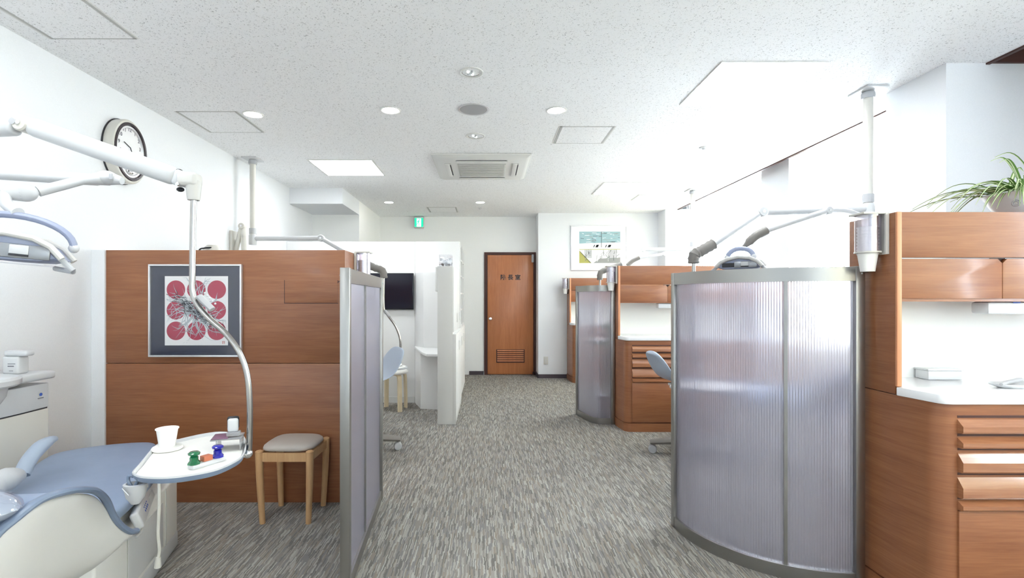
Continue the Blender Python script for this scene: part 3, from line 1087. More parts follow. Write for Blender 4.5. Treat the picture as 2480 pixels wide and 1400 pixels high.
def screen(lab, path, top, mull, w0=(.026, .03), thick=.034):
    c0 = path[0]
    t = thing('partition_screen', lab, 'screen', (c0[0], c0[1], 0), 0, 'frosted screens in steel frames')
    ribbed_panel('frosted_panel', path, .055, top - .055, .008, t, M_poly)
    obj('top_rail', rail(path, top - .062, top, thick), M_steel, t)
    obj('bottom_rail', rail(path, 0.0, .06, thick), M_steel, t)
    for (p, q_) in ((path[0], path[1]), (path[-1], path[-2])):
        d_ = Vector((q_[0] - p[0], q_[1] - p[1], 0)).normalized()
        Mx = Matrix.Translation((p[0], p[1], 0)) @ Matrix.Rotation(math.atan2(d_.y, d_.x), 4, 'Z')
        ps = obj('post', MB().box(-w0[0], w0[0] * .5, -thick * .6, thick * .6, 0, top + .002, .002, M=Mx), M_steel, t)
        obj('screw', MB().ball(Mx @ Vector((-.012, -thick * .6, top - .03)), .004, 8).ball(Mx @ Vector((-.012, thick * .6, top - .03)), .004, 8), M_greypl, ps)
    for i in mull:
        p, q_ = path[i], path[i + 1]
        d_ = Vector((q_[0] - p[0], q_[1] - p[1], 0)).normalized()
        Mx = Matrix.Translation((p[0], p[1], 0)) @ Matrix.Rotation(math.atan2(d_.y, d_.x), 4, 'Z')
        obj('mullion', MB().box(-.007, .007, -.012, .012, .055, top - .055, M=Mx), M_steel, t)
    return t


arc = [(1.61 - .57 * math.cos(R(a)), 2.77 - .57 * math.sin(R(a))) for a in range(0, 91, 2)]
screen('large curved frosted screen in a steel frame beside the nearest right cabinet', arc, 1.392, [31])
arc2 = [(.985, 5.47), (1.0, 5.38), (1.035, 5.22), (1.07, 5.12), (1.11, 5.065), (1.15, 5.05), (1.21, 5.05), (1.25, 5.05)]
arc2 = [(v.x, v.y) for v in spline([(x, y, 0) for x, y in arc2], 5)]
screen('small curved frosted screen in a steel frame beside the middle right cabinet', arc2, 1.392, [])
ln = [(-.603 + (-.673 + .603) * k / 16, 2.15 + (3.14 - 2.15) * k / 16) for k in range(17)]
t0 = screen('flat frosted screen in a steel frame left of the aisle, seen edge on', ln, 1.382, [7])

# ------------------------------------------------------------------ cup dispensers
def cup_mb(c, z, rt, rb, hgt, wall=.0012):
    return MB().lathe([(0, 0), (rb, 0), (rt, hgt - .003), (rt + .003, hgt - .003), (rt + .003, hgt), (rt - wall, hgt), (rb - wall, .003), (0, .003)], (c[0], c[1], z), n=28)


def dispenser(lab, x, y, ztop, side=-1, s=1.0, paddle=True):
    """tube of paper cups on a cabinet side; side = direction (x) away from the cabinet face"""
    x += side * .0015
    t = thing('cup_dispenser', lab, 'cup dispenser', (x, y, ztop - .25), 0, 'paper cup dispensers')
    xc = x + side * .05
    obj('bracket', MB().box(x, x + side * .006, y - .05, y + .05, ztop - .17, ztop, .002).box(x, x + side * .10, y - .045, y + .045, ztop - .003, ztop + .006, .002).box(x, x + side * .014, y - .052, y - .044, ztop - .17, ztop), M_creampl, t)
    obj('clear_tube', MB().lathe([(.046, 0), (.046, .155), (.044, .155), (.044, 0), (.046, 0)], (xc, y, ztop - .158), n=32), M_tubeclear, t)
    obj('tube_ring', MB().lathe([(.048, 0), (.048, .006), (.038, .006), (.038, 0), (.048, 0)], (xc, y, ztop - .162), n=32), M_creampl, t)
    for k in range(9):
        z = ztop - .235 + k * .0135 if k else ztop - .240
        where = lab.split(' on ', 1)[1] if ' on ' in lab else lab
        cup = obj('paper_cup', cup_mb((xc, y), z, .036, .026, .075), M_cup)
        tag(cup, ('lowest paper cup hanging out of the dispenser on ' if k == 0 else 'paper cup %s from the bottom in the dispenser on ' % ('', 'second', 'third', 'fourth', 'fifth', 'sixth', 'seventh', 'eighth', 'ninth')[k]) + where.split(' above')[0].split(' against')[0].split(' beside')[0], 'cup', 'paper cups in the dispensers')
    if paddle:
        obj('wall_hook', MB().box(x, x + side * .02, y + .05, y + .09, ztop - .24, ztop - .17, .006), M_black, t)


dispenser('clear cup dispenser on the nearest right cabinet', 1.66, 2.13, 1.607)
dispenser('cup dispenser on the middle right cabinet above the small screen', 1.28, 5.0, 1.575)
dispenser('cup dispenser on the far right cabinet against the far wall', 1.26, 7.78, 1.575)
dispenser('cup dispenser on the left cabinet end beside the aisle', -.876, 3.36, 1.56, side=1)

# ------------------------------------------------------------------ dental lamp head and ceiling-hung arms
def lamp_parts(t, Mx, yw=.183, yh=.125):
    def T(p):
        return Mx @ Vector(p)
    yk = MB()
    A = [T((yw * math.sin(R(a)), 0, yh * (math.cos(R(a)) - 1) * .8)) for a in range(-90, 91, 10)]
    yk.tube(A, .016, 12, flat=.8)
    obj('yoke', yk, M_lampblue, t)
    hd = MB()
    prof_t = [(-.165, -.150), (-.13, -.115), (-.08, -.09), (0, -.075), (.08, -.085), (.13, -.11), (.165, -.150)]
    prof_b = [(.12, -.165), (0, -.170), (-.12, -.165)]
    for yy, s in ((0, 1),):
        pass
    rings = []
    for yy, s in ((-.062, .90), (-.05, 1.0), (.05, 1.0), (.062, .90)):
        rings.append([T((x * s, yy, -.12 + (z + .12) * s)) for x, z in prof_t + prof_b])
    hd.loft(rings)
    obj('housing', hd, M_lampblue, t)
    fr_ = MB().tube([T((x * 1.03, -.066, z + .002)) for x, z in prof_t], .013, 10, flat=.9)
    fr_.tube([T((x * 1.03, .066, z + .002)) for x, z in prof_t], .013, 10, flat=.9)
    obj('frame', fr_, M_offpl, t)
    rf = MB().box(-.03, .135, -.071, -.060, -.158, -.108, .003)
    bmesh.ops.transform(rf.bm, matrix=Mx, verts=rf.bm.verts)
    obj('reflector', rf, M_refl, t)
    dk = MB().box(-.12, -.03, -.0705, -.060, -.152, -.118, .002).box(.02, .075, -.0745, -.0700, -.152, -.145)
    bmesh.ops.transform(dk.bm, matrix=Mx, verts=dk.bm.verts)
    obj('dark_slot', dk, M_dark, t)
    sq = MB().box(.02, .075, -.075, -.070, -.144, -.112, .002)
    bmesh.ops.transform(sq.bm, matrix=Mx, verts=sq.bm.verts)
    obj('lamp_block', sq, M_whitepl, t)
    gl = MB().box(-.12, .12, -.06, .06, -.178, -.170, .003)
    bmesh.ops.transform(gl.bm, matrix=Mx, verts=gl.bm.verts)
    obj('lens_cover', gl, M_film, t)
    for s in (-1, 1):
        hb = MB().tube([T((s * .15, -.05, -.135)), T((s * .205, -.06, -.185)), T((s * .20, -.04, -.19)), T((s * .125, .03, -.182))], .0095, 10)
        obj('handle', hb, M_greypl, t)
        jb = MB().ball(T((s * yw, 0, -yh * .8)), .018, 12)
        obj('pivot', jb, M_whitepl, t)


def joint(c, r, m, t, name='joint', h=None, axis='y'):
    Mr = Matrix.Rotation(R(90), 4, 'X') if axis == 'y' else Matrix.Identity(4)
    h = h or r
    o_ = obj(name, MB().lathe([(0, -h), (r * .85, -h), (r, -h * .8), (r, h * .8), (r * .85, h), (0, h)], c, n=24, M=Mr), m, t)
    obj('bolt', MB().lathe([(0, h), (r * .28, h), (r * .28, h + .003), (0, h + .003)], c, n=12, M=Mr), M_chrome, o_)
    return o_


def arm_unit(lab, post, arm_pts, boot, pole_pts, lamp_arm, lamp_boot, lampM, tray=None):
    """ceiling post, jointed tray arm with boot and pole, jointed lamp arm with lamp"""
    px, py = post
    t = thing('dental_arm_unit', lab, 'dental arm', (px, py, 0), 0, 'ceiling hung dental arms')
    obj('ceiling_plate', MB().box(px - .07, px + .07, py - .09, py + .09, CEIL - .012, CEIL, .002), M_whitepl, t)
    zt = arm_pts[0].z
    cl = MB().lathe([(.036, 0), (.04, .01), (.04, .03), (.036, .04), (0, .04), (0, 0), (.036, 0)], (px, py, CEIL - .055))
    obj('ceiling_collar', cl, M_greypl, t)
    obj('ceiling_post', MB().lathe([(0, 0), (.028, 0), (.028, CEIL - .02 - zt), (0, CEIL - .02 - zt)], (px, py, zt), n=28), M_creampl, t)
    obj('clamp', MB().lathe([(0, 0), (.034, 0), (.034, .055), (0, .055)], (px, py, zt + .045), n=28), M_greypl, t)
    obj('hub', MB().lathe([(0, 0), (.036, 0), (.038, .01), (.038, .09), (.034, .1), (0, .1)], (px, py, zt - .06), n=28), M_whitepl, t)
    return t


def unit_lower(t, a0, a1, a2, bootpts, pole, wall=.024):
    obj('arm', MB().tube([a0, a1], wall, 14, flat=.95, up=(0, 0, 1)), M_whitepl, t)
    joint(a1, .032, M_whitepl, t, h=.028)
    obj('arm', MB().tube([a1, a2], wall * .86, 14), M_whitepl, t)
    if bootpts:
        obj('rubber_boot', MB().tube(spline(bootpts, 5), [.036 - .004 * (i % 2) for i in range(5 * (len(bootpts) - 1) + 1)], 16), M_boot, t)
    if pole:
        obj('tray_pole', MB().tube(spline(pole, 6), .0115, 12), M_polesteel, t)


def simple_tray(t, c, rz=0):
    Mx = Matrix.Translation(c) @ Matrix.Rotation(rz, 4, 'Z')
    o_ = [(.24 * math.cos(a) , .16 * math.sin(a) * (1 + .15 * math.cos(a))) for a in [2 * PI * k / 28 for k in range(28)]]
    tr = obj('tray', MB().prism(o_, -.018, 0, .006, M=Mx), M_greypl, t)
    obj('tray_mat', MB().prism([(x * .93, y * .93) for x, y in o_], 0, .003, M=Mx), M_traymat, tr)


# right near booth
t = arm_unit('ceiling hung dental arm and lamp over the large frosted screen', (2.495, 3.3), [P(2100, 508, 3.3)], None, None, None, None, None)
unit_lower(t, P(2102, 507, 3.3), P(1845, 513, 3.25), P(1722, 595, 3.2), [P(1728, 591, 3.2), P(1700, 607, 3.2), P(1682, 618, 3.2), P(1680, 638, 3.2)], [P(1680, 632, 3.2), P(1680, 700, 3.2), P(1682, 850, 3.2), P(1710, 925, 3.2)])
la = [P(2095, 527, 3.3), P(2005, 510, 3.1), P(1852, 560, 3.0)]
obj('lamp_arm', MB().tube(spline([la[0], P(2050, 512, 3.2), la[1]], 4), .018, 12), M_whitepl, t)
joint(la[1], .024, M_whitepl, t, h=.022)
obj('lamp_arm', MB().tube([la[1], la[2]], .017, 12), M_whitepl, t)
obj('rubber_boot', MB().tube(spline([P(1856, 558, 3.0), P(1830, 572, 3.0), P(1808, 592, 3.0), P(1795, 604, 3.0)], 5), [.026] * 9 + [.02, .017, .014, .012, .01, .009, .009], 12), M_boot, t)
lampM = Matrix.Translation(P(1793, 602, 3.0)) @ Matrix.Rotation(R(-40), 4, 'Z') @ Matrix.Scale(.74, 4)
lamp_parts(t, lampM, .095, .085)
simple_tray(t, P(1715, 935, 3.2))

# right far booth
t = arm_unit('ceiling hung dental arm and lamp over the middle right cabinet', (2.57, 6.3), [P(1677, 606, 6.3)], None, None, None, None, None)
unit_lower(t, P(1677, 604, 6.3), P(1556, 604, 6.2), P(1500, 645, 6.1), [P(1505, 641, 6.1), P(1476, 651, 6.1), P(1455, 660, 6.1), P(1453, 678, 6.1)], [P(1453, 674, 6.1), P(1453, 720, 6.1), P(1455, 780, 6.1), P(1470, 815, 6.1)])
obj('lamp_arm', MB().tube([P(1677, 612, 6.3), P(1608, 615, 6.0)], .018, 10), M_whitepl, t)
joint(P(1608, 615, 6.0), .024, M_whitepl, t, h=.022)
obj('lamp_arm', MB().tube([P(1608, 615, 6.0), P(1545, 625, 5.9)], .016, 10), M_whitepl, t)
obj('rubber_boot', MB().tube(spline([P(1548, 624, 5.9), P(1532, 632, 5.9), P(1520, 643, 5.9)], 4), .024, 10), M_boot, t)
lamp_parts(t, Matrix.Translation(P(1516, 648, 5.9)) @ Matrix.Rotation(R(60), 4, 'Z') @ Matrix.Scale(.7, 4))
simple_tray(t, P(1475, 822, 6.1))

# left far booth
t = arm_unit('ceiling hung dental arm behind the left cherry cabinet', (-2.285, 4.91), [P(612, 578, 4.91)], None, None, None, None, None)
unit_lower(t, P(612, 578, 4.91), P(778, 577, 4.86), P(888, 640, 4.75), [P(884, 637, 4.75), P(906, 648, 4.75), P(926, 656, 4.75), P(930, 674, 4.75)], None)
obj('tray_pole', MB().tube(spline([P(929, 672, 4.75), P(929, 745, 4.75), P(938, 762, 4.75), P(958, 790, 4.75), P(969, 820, 4.75), P(970, 850, 4.75), P(969, 880, 4.75)], 6), .0115, 12), M_polesteel, t)
obj('switch_box', MB().tube([P(931, 752, 4.74), P(944, 766, 4.74)], .014, 10), M_greypl, t)
simple_tray(t, P(925, 888, 4.75))
obj('tray_knob', MB().ball(P(969, 884, 4.75), .022, 12), M_chrome, t)
# second folded arm of that booth, standing on the wall side
t = thing('folding_wall_arm', 'white folding arm on the left wall behind the cherry cabinet', 'arm', (XL, 4.7, 1.7))
wp = lambda px, py: P(px, py, 4.78)
obj('wall_plate', MB().box(XL, XL + .03, 4.74, 4.86, 1.60, 1.90, .006), M_creampl, t)
obj('upper_arm', MB().tube([(XL + .02, 4.80, 1.64), wp(585, 549)], .022, 12), M_creampl, t)
obj('lower_arm', MB().tube([wp(589, 550), wp(592, 640)], .024, 12), M_creampl, t)
joint(wp(587, 548), .03, M_creampl, t)
t = thing('xray_head', 'small cream equipment head with black cable above the left cabinet', 'equipment', tuple(P(512, 605, 3.9)))
obj('head', MB().lathe([(0, -.16), (.05, -.16), (.06, -.06), (.07, -.01), (.055, .02), (.04, .035), (0, .038)], P(515, 605, 3.9), n=24), M_creampl, t)
obj('stand', MB().lathe([(0, 0), (.11, 0), (.11, .02), (.03, .05), (.03, 1.49), (0, 1.49)], (P(515, 605, 3.9).x, 3.9, 0), n=24), M_creampl, t)
obj('cable', MB().tube(spline([P(512, 600, 3.85), P(495, 601, 3.8), P(482, 607, 3.75), P(476, 640, 3.7)], 5), .006, 8), M_black, t)

# ------------------------------------------------------------------ near left booth: arm, tray, lamp
t = thing('dental_arm_unit', 'nearest ceiling hung dental arm with tray and lamp over the blue chair', 'dental arm', (-2.25, 1.84, 0), 0, 'ceiling hung dental arms')
YA = 1.84
obj('ceiling_post', MB().lathe([(0, 0), (.028, 0), (.028, .8), (0, .8)], (-2.25, 1.9, CEIL - .8), n=28), M_creampl, t)
obj('ceiling_plate', MB().box(-2.32, -2.18, 1.81, 1.99, CEIL - .012, CEIL, .002), M_whitepl, t)
obj('hub', MB().lathe([(0, 0), (.036, 0), (.038, .01), (.038, .16), (.034, .17), (0, .17)], (-2.25, 1.9, 1.76), n=28), M_whitepl, t)


def rbar(name, a, b_, hw, hh, m, bev=.35):
    """rounded rectangular bar from a to b; hw half width (depth), hh half height"""
    a, b_ = Vector(a), Vector(b_)
    d_ = b_ - a
    zax = d_.normalized()
    yax = Vector((0, 1, 0))
    xax = yax.cross(zax).normalized()
    yax = zax.cross(xax)
    Mx = Matrix((xax, yax, zax)).transposed().to_4x4()
    Mx.translation = a
    mb = MB().box(-hh, hh, -hw, hw, 0, d_.length, min(hh, hw) * bev * 2, 4, M=Mx)
    return obj(name, mb, m, t)


rbar('arm', (-2.25, 1.9, 1.875), P(42, 307, YA), .028, .030, M_whitepl)
rbar('arm', P(72, 305, YA), P(430, 430, YA), .028, .033, M_whitepl, .45)
jb = joint(P(62, 302, YA), .030, M_creampl, t, h=.030)
obj('pivot_gap', MB().lathe([(0, -.032), (.012, -.032), (.012, .032), (0, .032)], P(48, 300, YA), n=16, M=Matrix.Rotation(R(90), 4, 'X')), M_greypl, t)
obj('joint_cap', MB().ball(P(433, 415, YA), .011, 12, s=(1.3, 1, .8)).ball(P(437, 459, YA), .011, 12, s=(1.3, 1, .8)), M_black, t)
joint(P(430, 446, YA - .027), .007, M_chrome, t, h=.004)
rbar('arm_end', P(424, 428, YA), P(446, 436, YA), .022, .029, M_whitepl, .3)
hdm = MB()
hc = P(466, 437, YA)
hdm.box(hc.x - .045, hc.x + .025, YA - .03, YA + .03, hc.z - .024, hc.z + .026, .014, 4)
hdm.lathe([(0, 0), (.020, 0), (.022, .01), (.026, .05), (.026, .07), (0, .07)], (P(469, 0, YA).x, YA, P(0, 485, YA).z), n=24)
obj('arm_head', hdm, M_offpl, t)
pole = [P(469, 480, YA), P(467, 560, YA), P(466, 660, YA), P(466, 705, YA), P(476, 735, YA), P(505, 770, YA), P(545, 806, YA), P(578, 850, YA), P(597, 900, YA), P(604, 960, YA), P(605, 1030, YA), P(603, 1095, YA)]
obj('tray_pole', MB().tube(spline(pole, 8), .0105, 16), M_polesteel, t)
a_, b2 = P(482, 718, YA - .01), P(514, 750, YA - .01)
obj('switch_box', MB().tube([a_ + Vector((.0, 0, .0)), b2], [.016, .016], 12, flat=.7), M_greypl, t)
sb = MB()
for k in range(5):
    p_ = a_.lerp(b2, .1 + .2 * k) + Vector((.017, -.002, .017))
    sb.ball(p_, .004, 8)
obj('switch_button', sb, M_whitepl, t)
obj('tray_knuckle', MB().ball(P(600, 1098, YA), .018, 14).tube([P(603, 1094, YA), P(588, 1102, YA)], .012, 10), M_chrome, t)
# the tray
TZ = .72
rim_px = [(320.3, 1147), (331, 1153), (349, 1157), (383, 1158.5), (417, 1157), (451, 1153), (503, 1144), (537, 1134), (571, 1118), (588.6, 1104.6), (595.5, 1087), (594.6, 1065), (582, 1053), (554, 1048), (520, 1048), (477, 1055), (434, 1065), (390, 1073), (366, 1091), (340, 1123), (324, 1140)]
rim = [PZ(a, c, TZ) for a, c in rim_px]
rim = [v for v in spline(rim + [rim[0]], 3)][:-1]
cen = sum(rim, Vector()) / len(rim)


def off(k, z):
    return [Vector((cen.x + (p.x - cen.x) * k, cen.y + (p.y - cen.y) * k, z)) for p in rim]


tr = obj('tray', MB().loft([off(.86, TZ - .026), off(.97, TZ - .018), off(1.0, TZ - .004), off(1.0, TZ), off(.975, TZ), off(.95, TZ - .010), off(.2, TZ - .011)]), [M_bluegr], t)
obj('tray_lip', MB().loft([off(1.004, TZ - .002), off(1.003, TZ + .003), off(.978, TZ + .003), off(.950, TZ - .0095), off(.93, TZ - .010)], cap=False), M_whitepl, tr)
obj('tray_mat', MB().loft([off(.935, TZ - .0105), off(.935, TZ - .006), off(.1, TZ - .006)]), M_traymat, tr)
# instrument holder at its near corner
hp = P(328, 1175, 1.53)
ih = MB()
ih.lathe([(0, -.05), (.012, -.05), (.026, -.03), (.032, -.005), (.034, .01), (.026, .012), (.02, 0), (0, -.002)], hp + Vector((0, 0, -.006)), n=24, sx=1.0, sy=.8)
obj('instrument_holder', ih, M_greypl, t)
obj('holder_wire', MB().tube(spline([PZ(324, 1146, TZ) + Vector((0, 0, -.01)), P(312, 1152, 1.53), P(311, 1165, 1.53), P(318, 1178, 1.53)], 5), .005, 8)
    .tube(spline([PZ(338, 1152, TZ) + Vector((0, 0, -.012)), P(334, 1165, 1.54), P(326, 1178, 1.53)], 5), .005, 8)
    .tube([P(349, 1158, 1.55), P(348, 1178, 1.55)], .004, 8), M_bluegr, t)
obj('holder_foot', MB().lathe([(0, 0), (.012, 0), (.012, .006), (0, .008)], P(348, 1181, 1.55), n=16), M_creampl, t)
obj('bur_holder', MB().tube([P(296, 1183, 1.5), P(312, 1200, 1.5)], .0016, 6), M_chrome, t)
# lamp with its own arm
A0, A1, A2 = Vector((-2.25, 1.93, 1.80)), P(262, 432, 2.12), P(92, 464, 1.95)
obj('lamp_arm', MB().tube([A0, P(0, 421, 2.05), P(238, 436, 2.12)], .024, 14), M_whitepl, t)
obj('lamp_arm', MB().tube([A1, P(200, 436, 2.06), A2], [.030, .019, .020], 14), M_whitepl, t)
jb = MB().ball(A1 + Vector((0, -.01, 0)), .033, 16, s=(1.3, 1, .9)).tube([A1, P(296, 438, 2.12)], [.03, .016], 12)
obj('elbow', jb, M_whitepl, t)
obj('elbow_slot', MB().box(A1.x + .03, A1.x + .042, A1.y - .036, A1.y - .03, A1.z - .012, A1.z + .012), M_greypl, t)
eb = P(62, 467, 1.92)
obj('elbow', MB().ball(eb, .034, 18, s=(1.25, 1, 1)).tube([eb, P(18, 466, 1.9)], [.034, .028], 16), M_whitepl, t)
obj('lamp_neck', MB().tube(spline([P(18, 466, 1.9), P(12, 480, 1.88), P(16, 495, 1.87), P(32, 508, 1.86), P(44, 516, 1.85)], 5), .020, 14), M_whitepl, t)
lamp_parts(t, Matrix.Translation(P(36, 521, 1.85)) @ Matrix.Rotation(R(24), 4, 'Z') @ Matrix.Rotation(R(5), 4, 'Y'))

# things on the tray
ZT = TZ - .006
cp = PZ(405, 1089, ZT)
t = thing('paper_cup', 'white paper cup on a round coaster on the near dental tray', 'cup', tuple(cp))
obj('cup', cup_mb((cp.x, cp.y), ZT + .011, .034, .025, .066), M_cup, t)
t = thing('coaster', 'round cream coaster under the paper cup on the tray', 'coaster', tuple(cp))
obj('disc', MB().lathe([(0, 0), (.048, 0), (.050, .004), (.046, .010), (0, .0105)], (cp.x, cp.y, ZT + .0022), n=32), M_traymat, t)
# small white block carrying three items
g0, g1 = PZ(470, 1135, ZT), PZ(532, 1116, ZT)
dv = (g1 - g0); dl = dv.length; an = math.atan2(dv.y, dv.x)
Mb = Matrix.Translation(g0) @ Matrix.Rotation(an, 4, 'Z')
t = thing('white_block', 'long white resin block on the tray holding three small items', 'block', tuple(g0))
obj('block', MB().box(-.012, dl + .012, -.014, .014, .0004, .014, .002, M=Mb), M_whitepl, t)


def hourglass(lab, u, m, nm):
    c = Mb @ Vector((u * dl, 0, .0145))
    t = thing(nm, lab, 'resin pot', tuple(c), 0, 'resin pots on the tray')
    obj('pot', MB().lathe([(0, 0), (.019, 0), (.019, .005), (.013, .012), (.013, .022), (.009, .026), (0, .026)], c, n=8), m, t)
    obj('lid', MB().lathe([(0, .026), (.010, .026), (.017, .030), (.018, .035), (.013, .039), (0, .040)], c, n=20), m, t)
    return t


hourglass('green glassy pot on the white block on the tray', .0, M_grn, 'green_pot')
hourglass('cobalt blue glassy pot on the white block on the tray', .92, M_dblue, 'blue_pot')
c = Mb @ Vector((.47 * dl, 0, .0145))
t = tag(obj('copper_block', MB().box(-.015, .015, -.012, .012, 0, .017, .002, M=Matrix.Translation(c) @ Matrix.Rotation(an, 4, 'Z')), M_copper), 'copper brown cube between the green and blue pots', 'block')
# acrylic stand with card and white gadget
s0 = PZ(552, 1092, ZT)
t = thing('acrylic_stand', 'clear acrylic stand at the right end of the near tray', 'stand', tuple(s0))
Ms = Matrix.Translation(s0) @ Matrix.Rotation(R(18), 4, 'Z')
obj('shelf', MB().box(-.055, .045, -.012, .075, .040, .044, .001, M=Ms), M_smoke, t)
for dx in (-.035, .04):
    obj('leg', MB().box(dx - .002, dx + .002, -.008, .07, .0004, .040, M=Ms), M_smoke, t)
t = tag(obj('purple_card', MB().box(-.052, .0, -.008, .07, .0445, .0465, .0005, M=Ms), M_purple), 'purple card lying on the acrylic stand', 'card')
t = thing('white_gadget', 'rounded white device with black back standing on the acrylic stand', 'device', tuple(Ms @ Vector((.012, .03, .045))))
Mg = Ms @ Matrix.Translation((.012, .03, .046))
obj('base', MB().box(-.02, .024, -.02, .02, 0, .014, .004, M=Mg), M_smoke, t)
obj('body', MB().box(-.018, .018, -.010, .008, .012, .062, .010, 4, M=Mg), M_whitepl, t)
obj('back', MB().box(-.021, .019, -.002, .018, .020, .068, .009, 4, M=Mg), M_black, t)

# ------------------------------------------------------------------ near dental chair
t = thing('dental_chair', 'blue dental chair with ivory shell at the lower left, under the tray', 'dental chair', (-1.65, 2.1, 0))
hip = Vector((-1.62, 1.90, 0)); dfe = Vector((-.464, .886, 0)); rgt = Vector((.886, .464, 0))


def seat_ring(u, hw, zt, th, crown=.012):
    c = hip + dfe * u + rgt * .03
    pts = []
    for x, z in ((-1, -.5), (-1.0, -.15), (-.93, -.02), (-.6, crown / th if False else 0.0), (0, 0), (.6, 0.0), (.93, -.02), (1.0, -.15), (1, -.5), (.9, -1), (0, -1.05), (-.9, -1)):
        zz = zt + z * th + (crown * (1 - x * x) if z > -.1 else 0)
        pts.append(c + rgt * x * hw + Vector((0, 0, zz)))
    return pts


st = MB().loft([seat_ring(-.16, .16, .465, .05), seat_ring(-.12, .195, .475, .07), seat_ring(.0, .225, .485, .07), seat_ring(.2, .272, .49, .07), seat_ring(.42, .262, .497, .07), seat_ring(.60, .232, .507, .068), seat_ring(.70, .215, .508, .065), seat_ring(.735, .17, .50, .05)])
obj('seat', st, M_blue, t, subsurf=2, ang=180)
un = MB()
rr = []
for u, hw, z0_, z1_ in ((-.1, .19, .34, .43), (.1, .225, .31, .43), (.4, .215, .31, .43), (.6, .17, .36, .44)):
    c = hip + dfe * u
    rr.append([c + rgt * (-hw) + Vector((0, 0, z1_)), c + rgt * hw + Vector((0, 0, z1_)), c + rgt * (hw + .01) + Vector((0, 0, (z0_ + z1_) / 2)), c + rgt * (hw * .9) + Vector((0, 0, z0_)), c - rgt * (hw * .9) + Vector((0, 0, z0_)), c - rgt * (hw + .01) + Vector((0, 0, (z0_ + z1_) / 2))])
obj('seat_shell', MB().loft(rr), M_offpl, t, subsurf=2, ang=180)
# control panel with blue symbols on the aisle side
def side_pt(u, w_, z):
    return hip + dfe * u + rgt * w_ + Vector((0, 0, z))
Mc = Matrix.Translation(side_pt(.02, .262, .385)) @ Matrix.Rotation(math.atan2(dfe.y, dfe.x), 4, 'Z') @ Matrix.Rotation(R(-22), 4, 'X')
obj('control_panel', MB().box(-.10, .26, -.012, .02, -.028, .04, .010, 3, M=Mc), M_whitepl, t)
bt = MB()
for k in range(4):
    bt.box(.0 + k * .022, .008 + k * .022, -.0135, -.0115, -.002, .006, M=Mc)
for k in range(4):
    bt.box(.004 + k * .022, .012 + k * .022, -.0135, -.0115, .014, .018, M=Mc)
obj('panel_symbols', bt, M_marks, t)
bs = MB().box(.13, .24, -.0135, -.0115, -.018, .01, .003, M=Mc)
obj('panel_recess', bs, M_gseam, t)
# pedestal cabinet
yaw = math.atan2(dfe.y, dfe.x) - PI / 2
Mp = Matrix.Translation((-1.665, 2.29, 0)) @ Matrix.Rotation(R(15), 4, 'Z')
obj('pedestal', MB().box(-.24, .16, -.62, .23, .07, .36, .012, 3, M=Mp), M_trimw, t)
obj('pedestal_foot', MB().box(-.23, .165, -.64, .235, 0, .09, .02, 3, M=Mp), M_greypl, t)
obj('pedestal_door', MB().box(.158, .164, -.36, .02, .10, .30, .004, M=Mp), M_whitepl, t)
obj('pedestal_joint', MB().box(.1585, .1625, -.365, -.36, .085, .33, M=Mp).box(.1585, .1625, .06, .065, .085, .35, M=Mp), M_gseam, t)
obj('pedestal_handle', MB().tube([Mp @ Vector((.168, -.30, .285)), Mp @ Vector((.176, -.28, .29)), Mp @ Vector((.168, -.24, .29))], .005, 8), M_whitepl, t)
cb_ = spline([P(385, 1160, 2.02), P(386, 1220, 2.0), P(383, 1290, 1.98), P(386, 1330, 1.98), P(383, 1352, 1.98)], 6)
obj('foot_cable', MB().tube(cb_, .006, 8), M_creampl, t)
obj('cable_plug', MB().tube([P(383, 1350, 1.98), P(382, 1374, 1.98)], [.009, .013], 10), M_creampl, t)

# backrest: shell with a rolled blue edge
prof = [(1.20, .56, .42), (1.266, .643, .40), (1.311, .68, .375), (1.384, .698, .355), (1.47, .688, .35), (1.535, .668, .345), (1.58, .645, .34), (1.618, .603, .34), (1.645, .545, .345), (1.68, .495, .36), (1.725, .453, .395), (1.758, .44, .425)]
XRIM, XC = -1.225, -1.50


def back_ring(y, zr, zb, grow=0.0, inner=True):
    pts = []
    hwid = (XRIM - XC) * (1.0 if y > 1.3 else .93) + grow
    for s in (1, -1):
        seq = [(1.0, zr), (1.015, zr - (zr - zb) * .25), (.97, zr - (zr - zb) * .6), (.82, zr - (zr - zb) * .9), (.45, zb - .012)]
        if s < 0:
            seq = seq[::-1]
        for k, z in seq:
            pts.append(Vector((XC + s * k * hwid, y, z)))
    for s in (-1, 1):
        seq = [(.90, zr - .01), (.6, zr - min(.05, (zr - zb) * .4))]
        if s > 0:
            seq = seq[::-1]
        for k, z in seq:
            pts.append(Vector((XC + s * k * hwid, y, z)))
    return pts


obj('back_shell', MB().loft([back_ring(*p) for p in prof]), M_offpl, t, subsurf=2, ang=180)
edge = []
for y, zr, zb in prof:
    hwid = (XRIM - XC) * (1.0 if y > 1.3 else .93)
    edge.append(Vector((XC + hwid, y, zr + .002)))
loop = edge[::-1] + [Vector((XC + (XRIM - XC) * .5, 1.19, .585)), Vector((XC, 1.18, .58)), Vector((XC - (XRIM - XC) * .5, 1.19, .585))] + [Vector((2 * XC - e.x, e.y, e.z)) for e in edge]
obj('back_edge', MB().tube(spline(loop, 4), .013, 10, flat=.8), M_bluegr, t)
pad = MB()
rr = []
for y, zr, zb in prof[1:-1]:
    hwid = (XRIM - XC) * .93
    rr.append([Vector((XC + k * hwid, y, zr + dz)) for k, dz in ((1, -.012), (.92, .0), (.5, -.01), (0, -.012), (-.5, -.01), (-.92, .0), (-1, -.012), (-.6, -.05), (.6, -.05))])
obj('back_pad', pad.loft(rr), M_blue, t, subsurf=1, ang=180)
hr = MB().ball((-1.375, 1.30, .705), 1, 24, s=(.155, .085, .045))
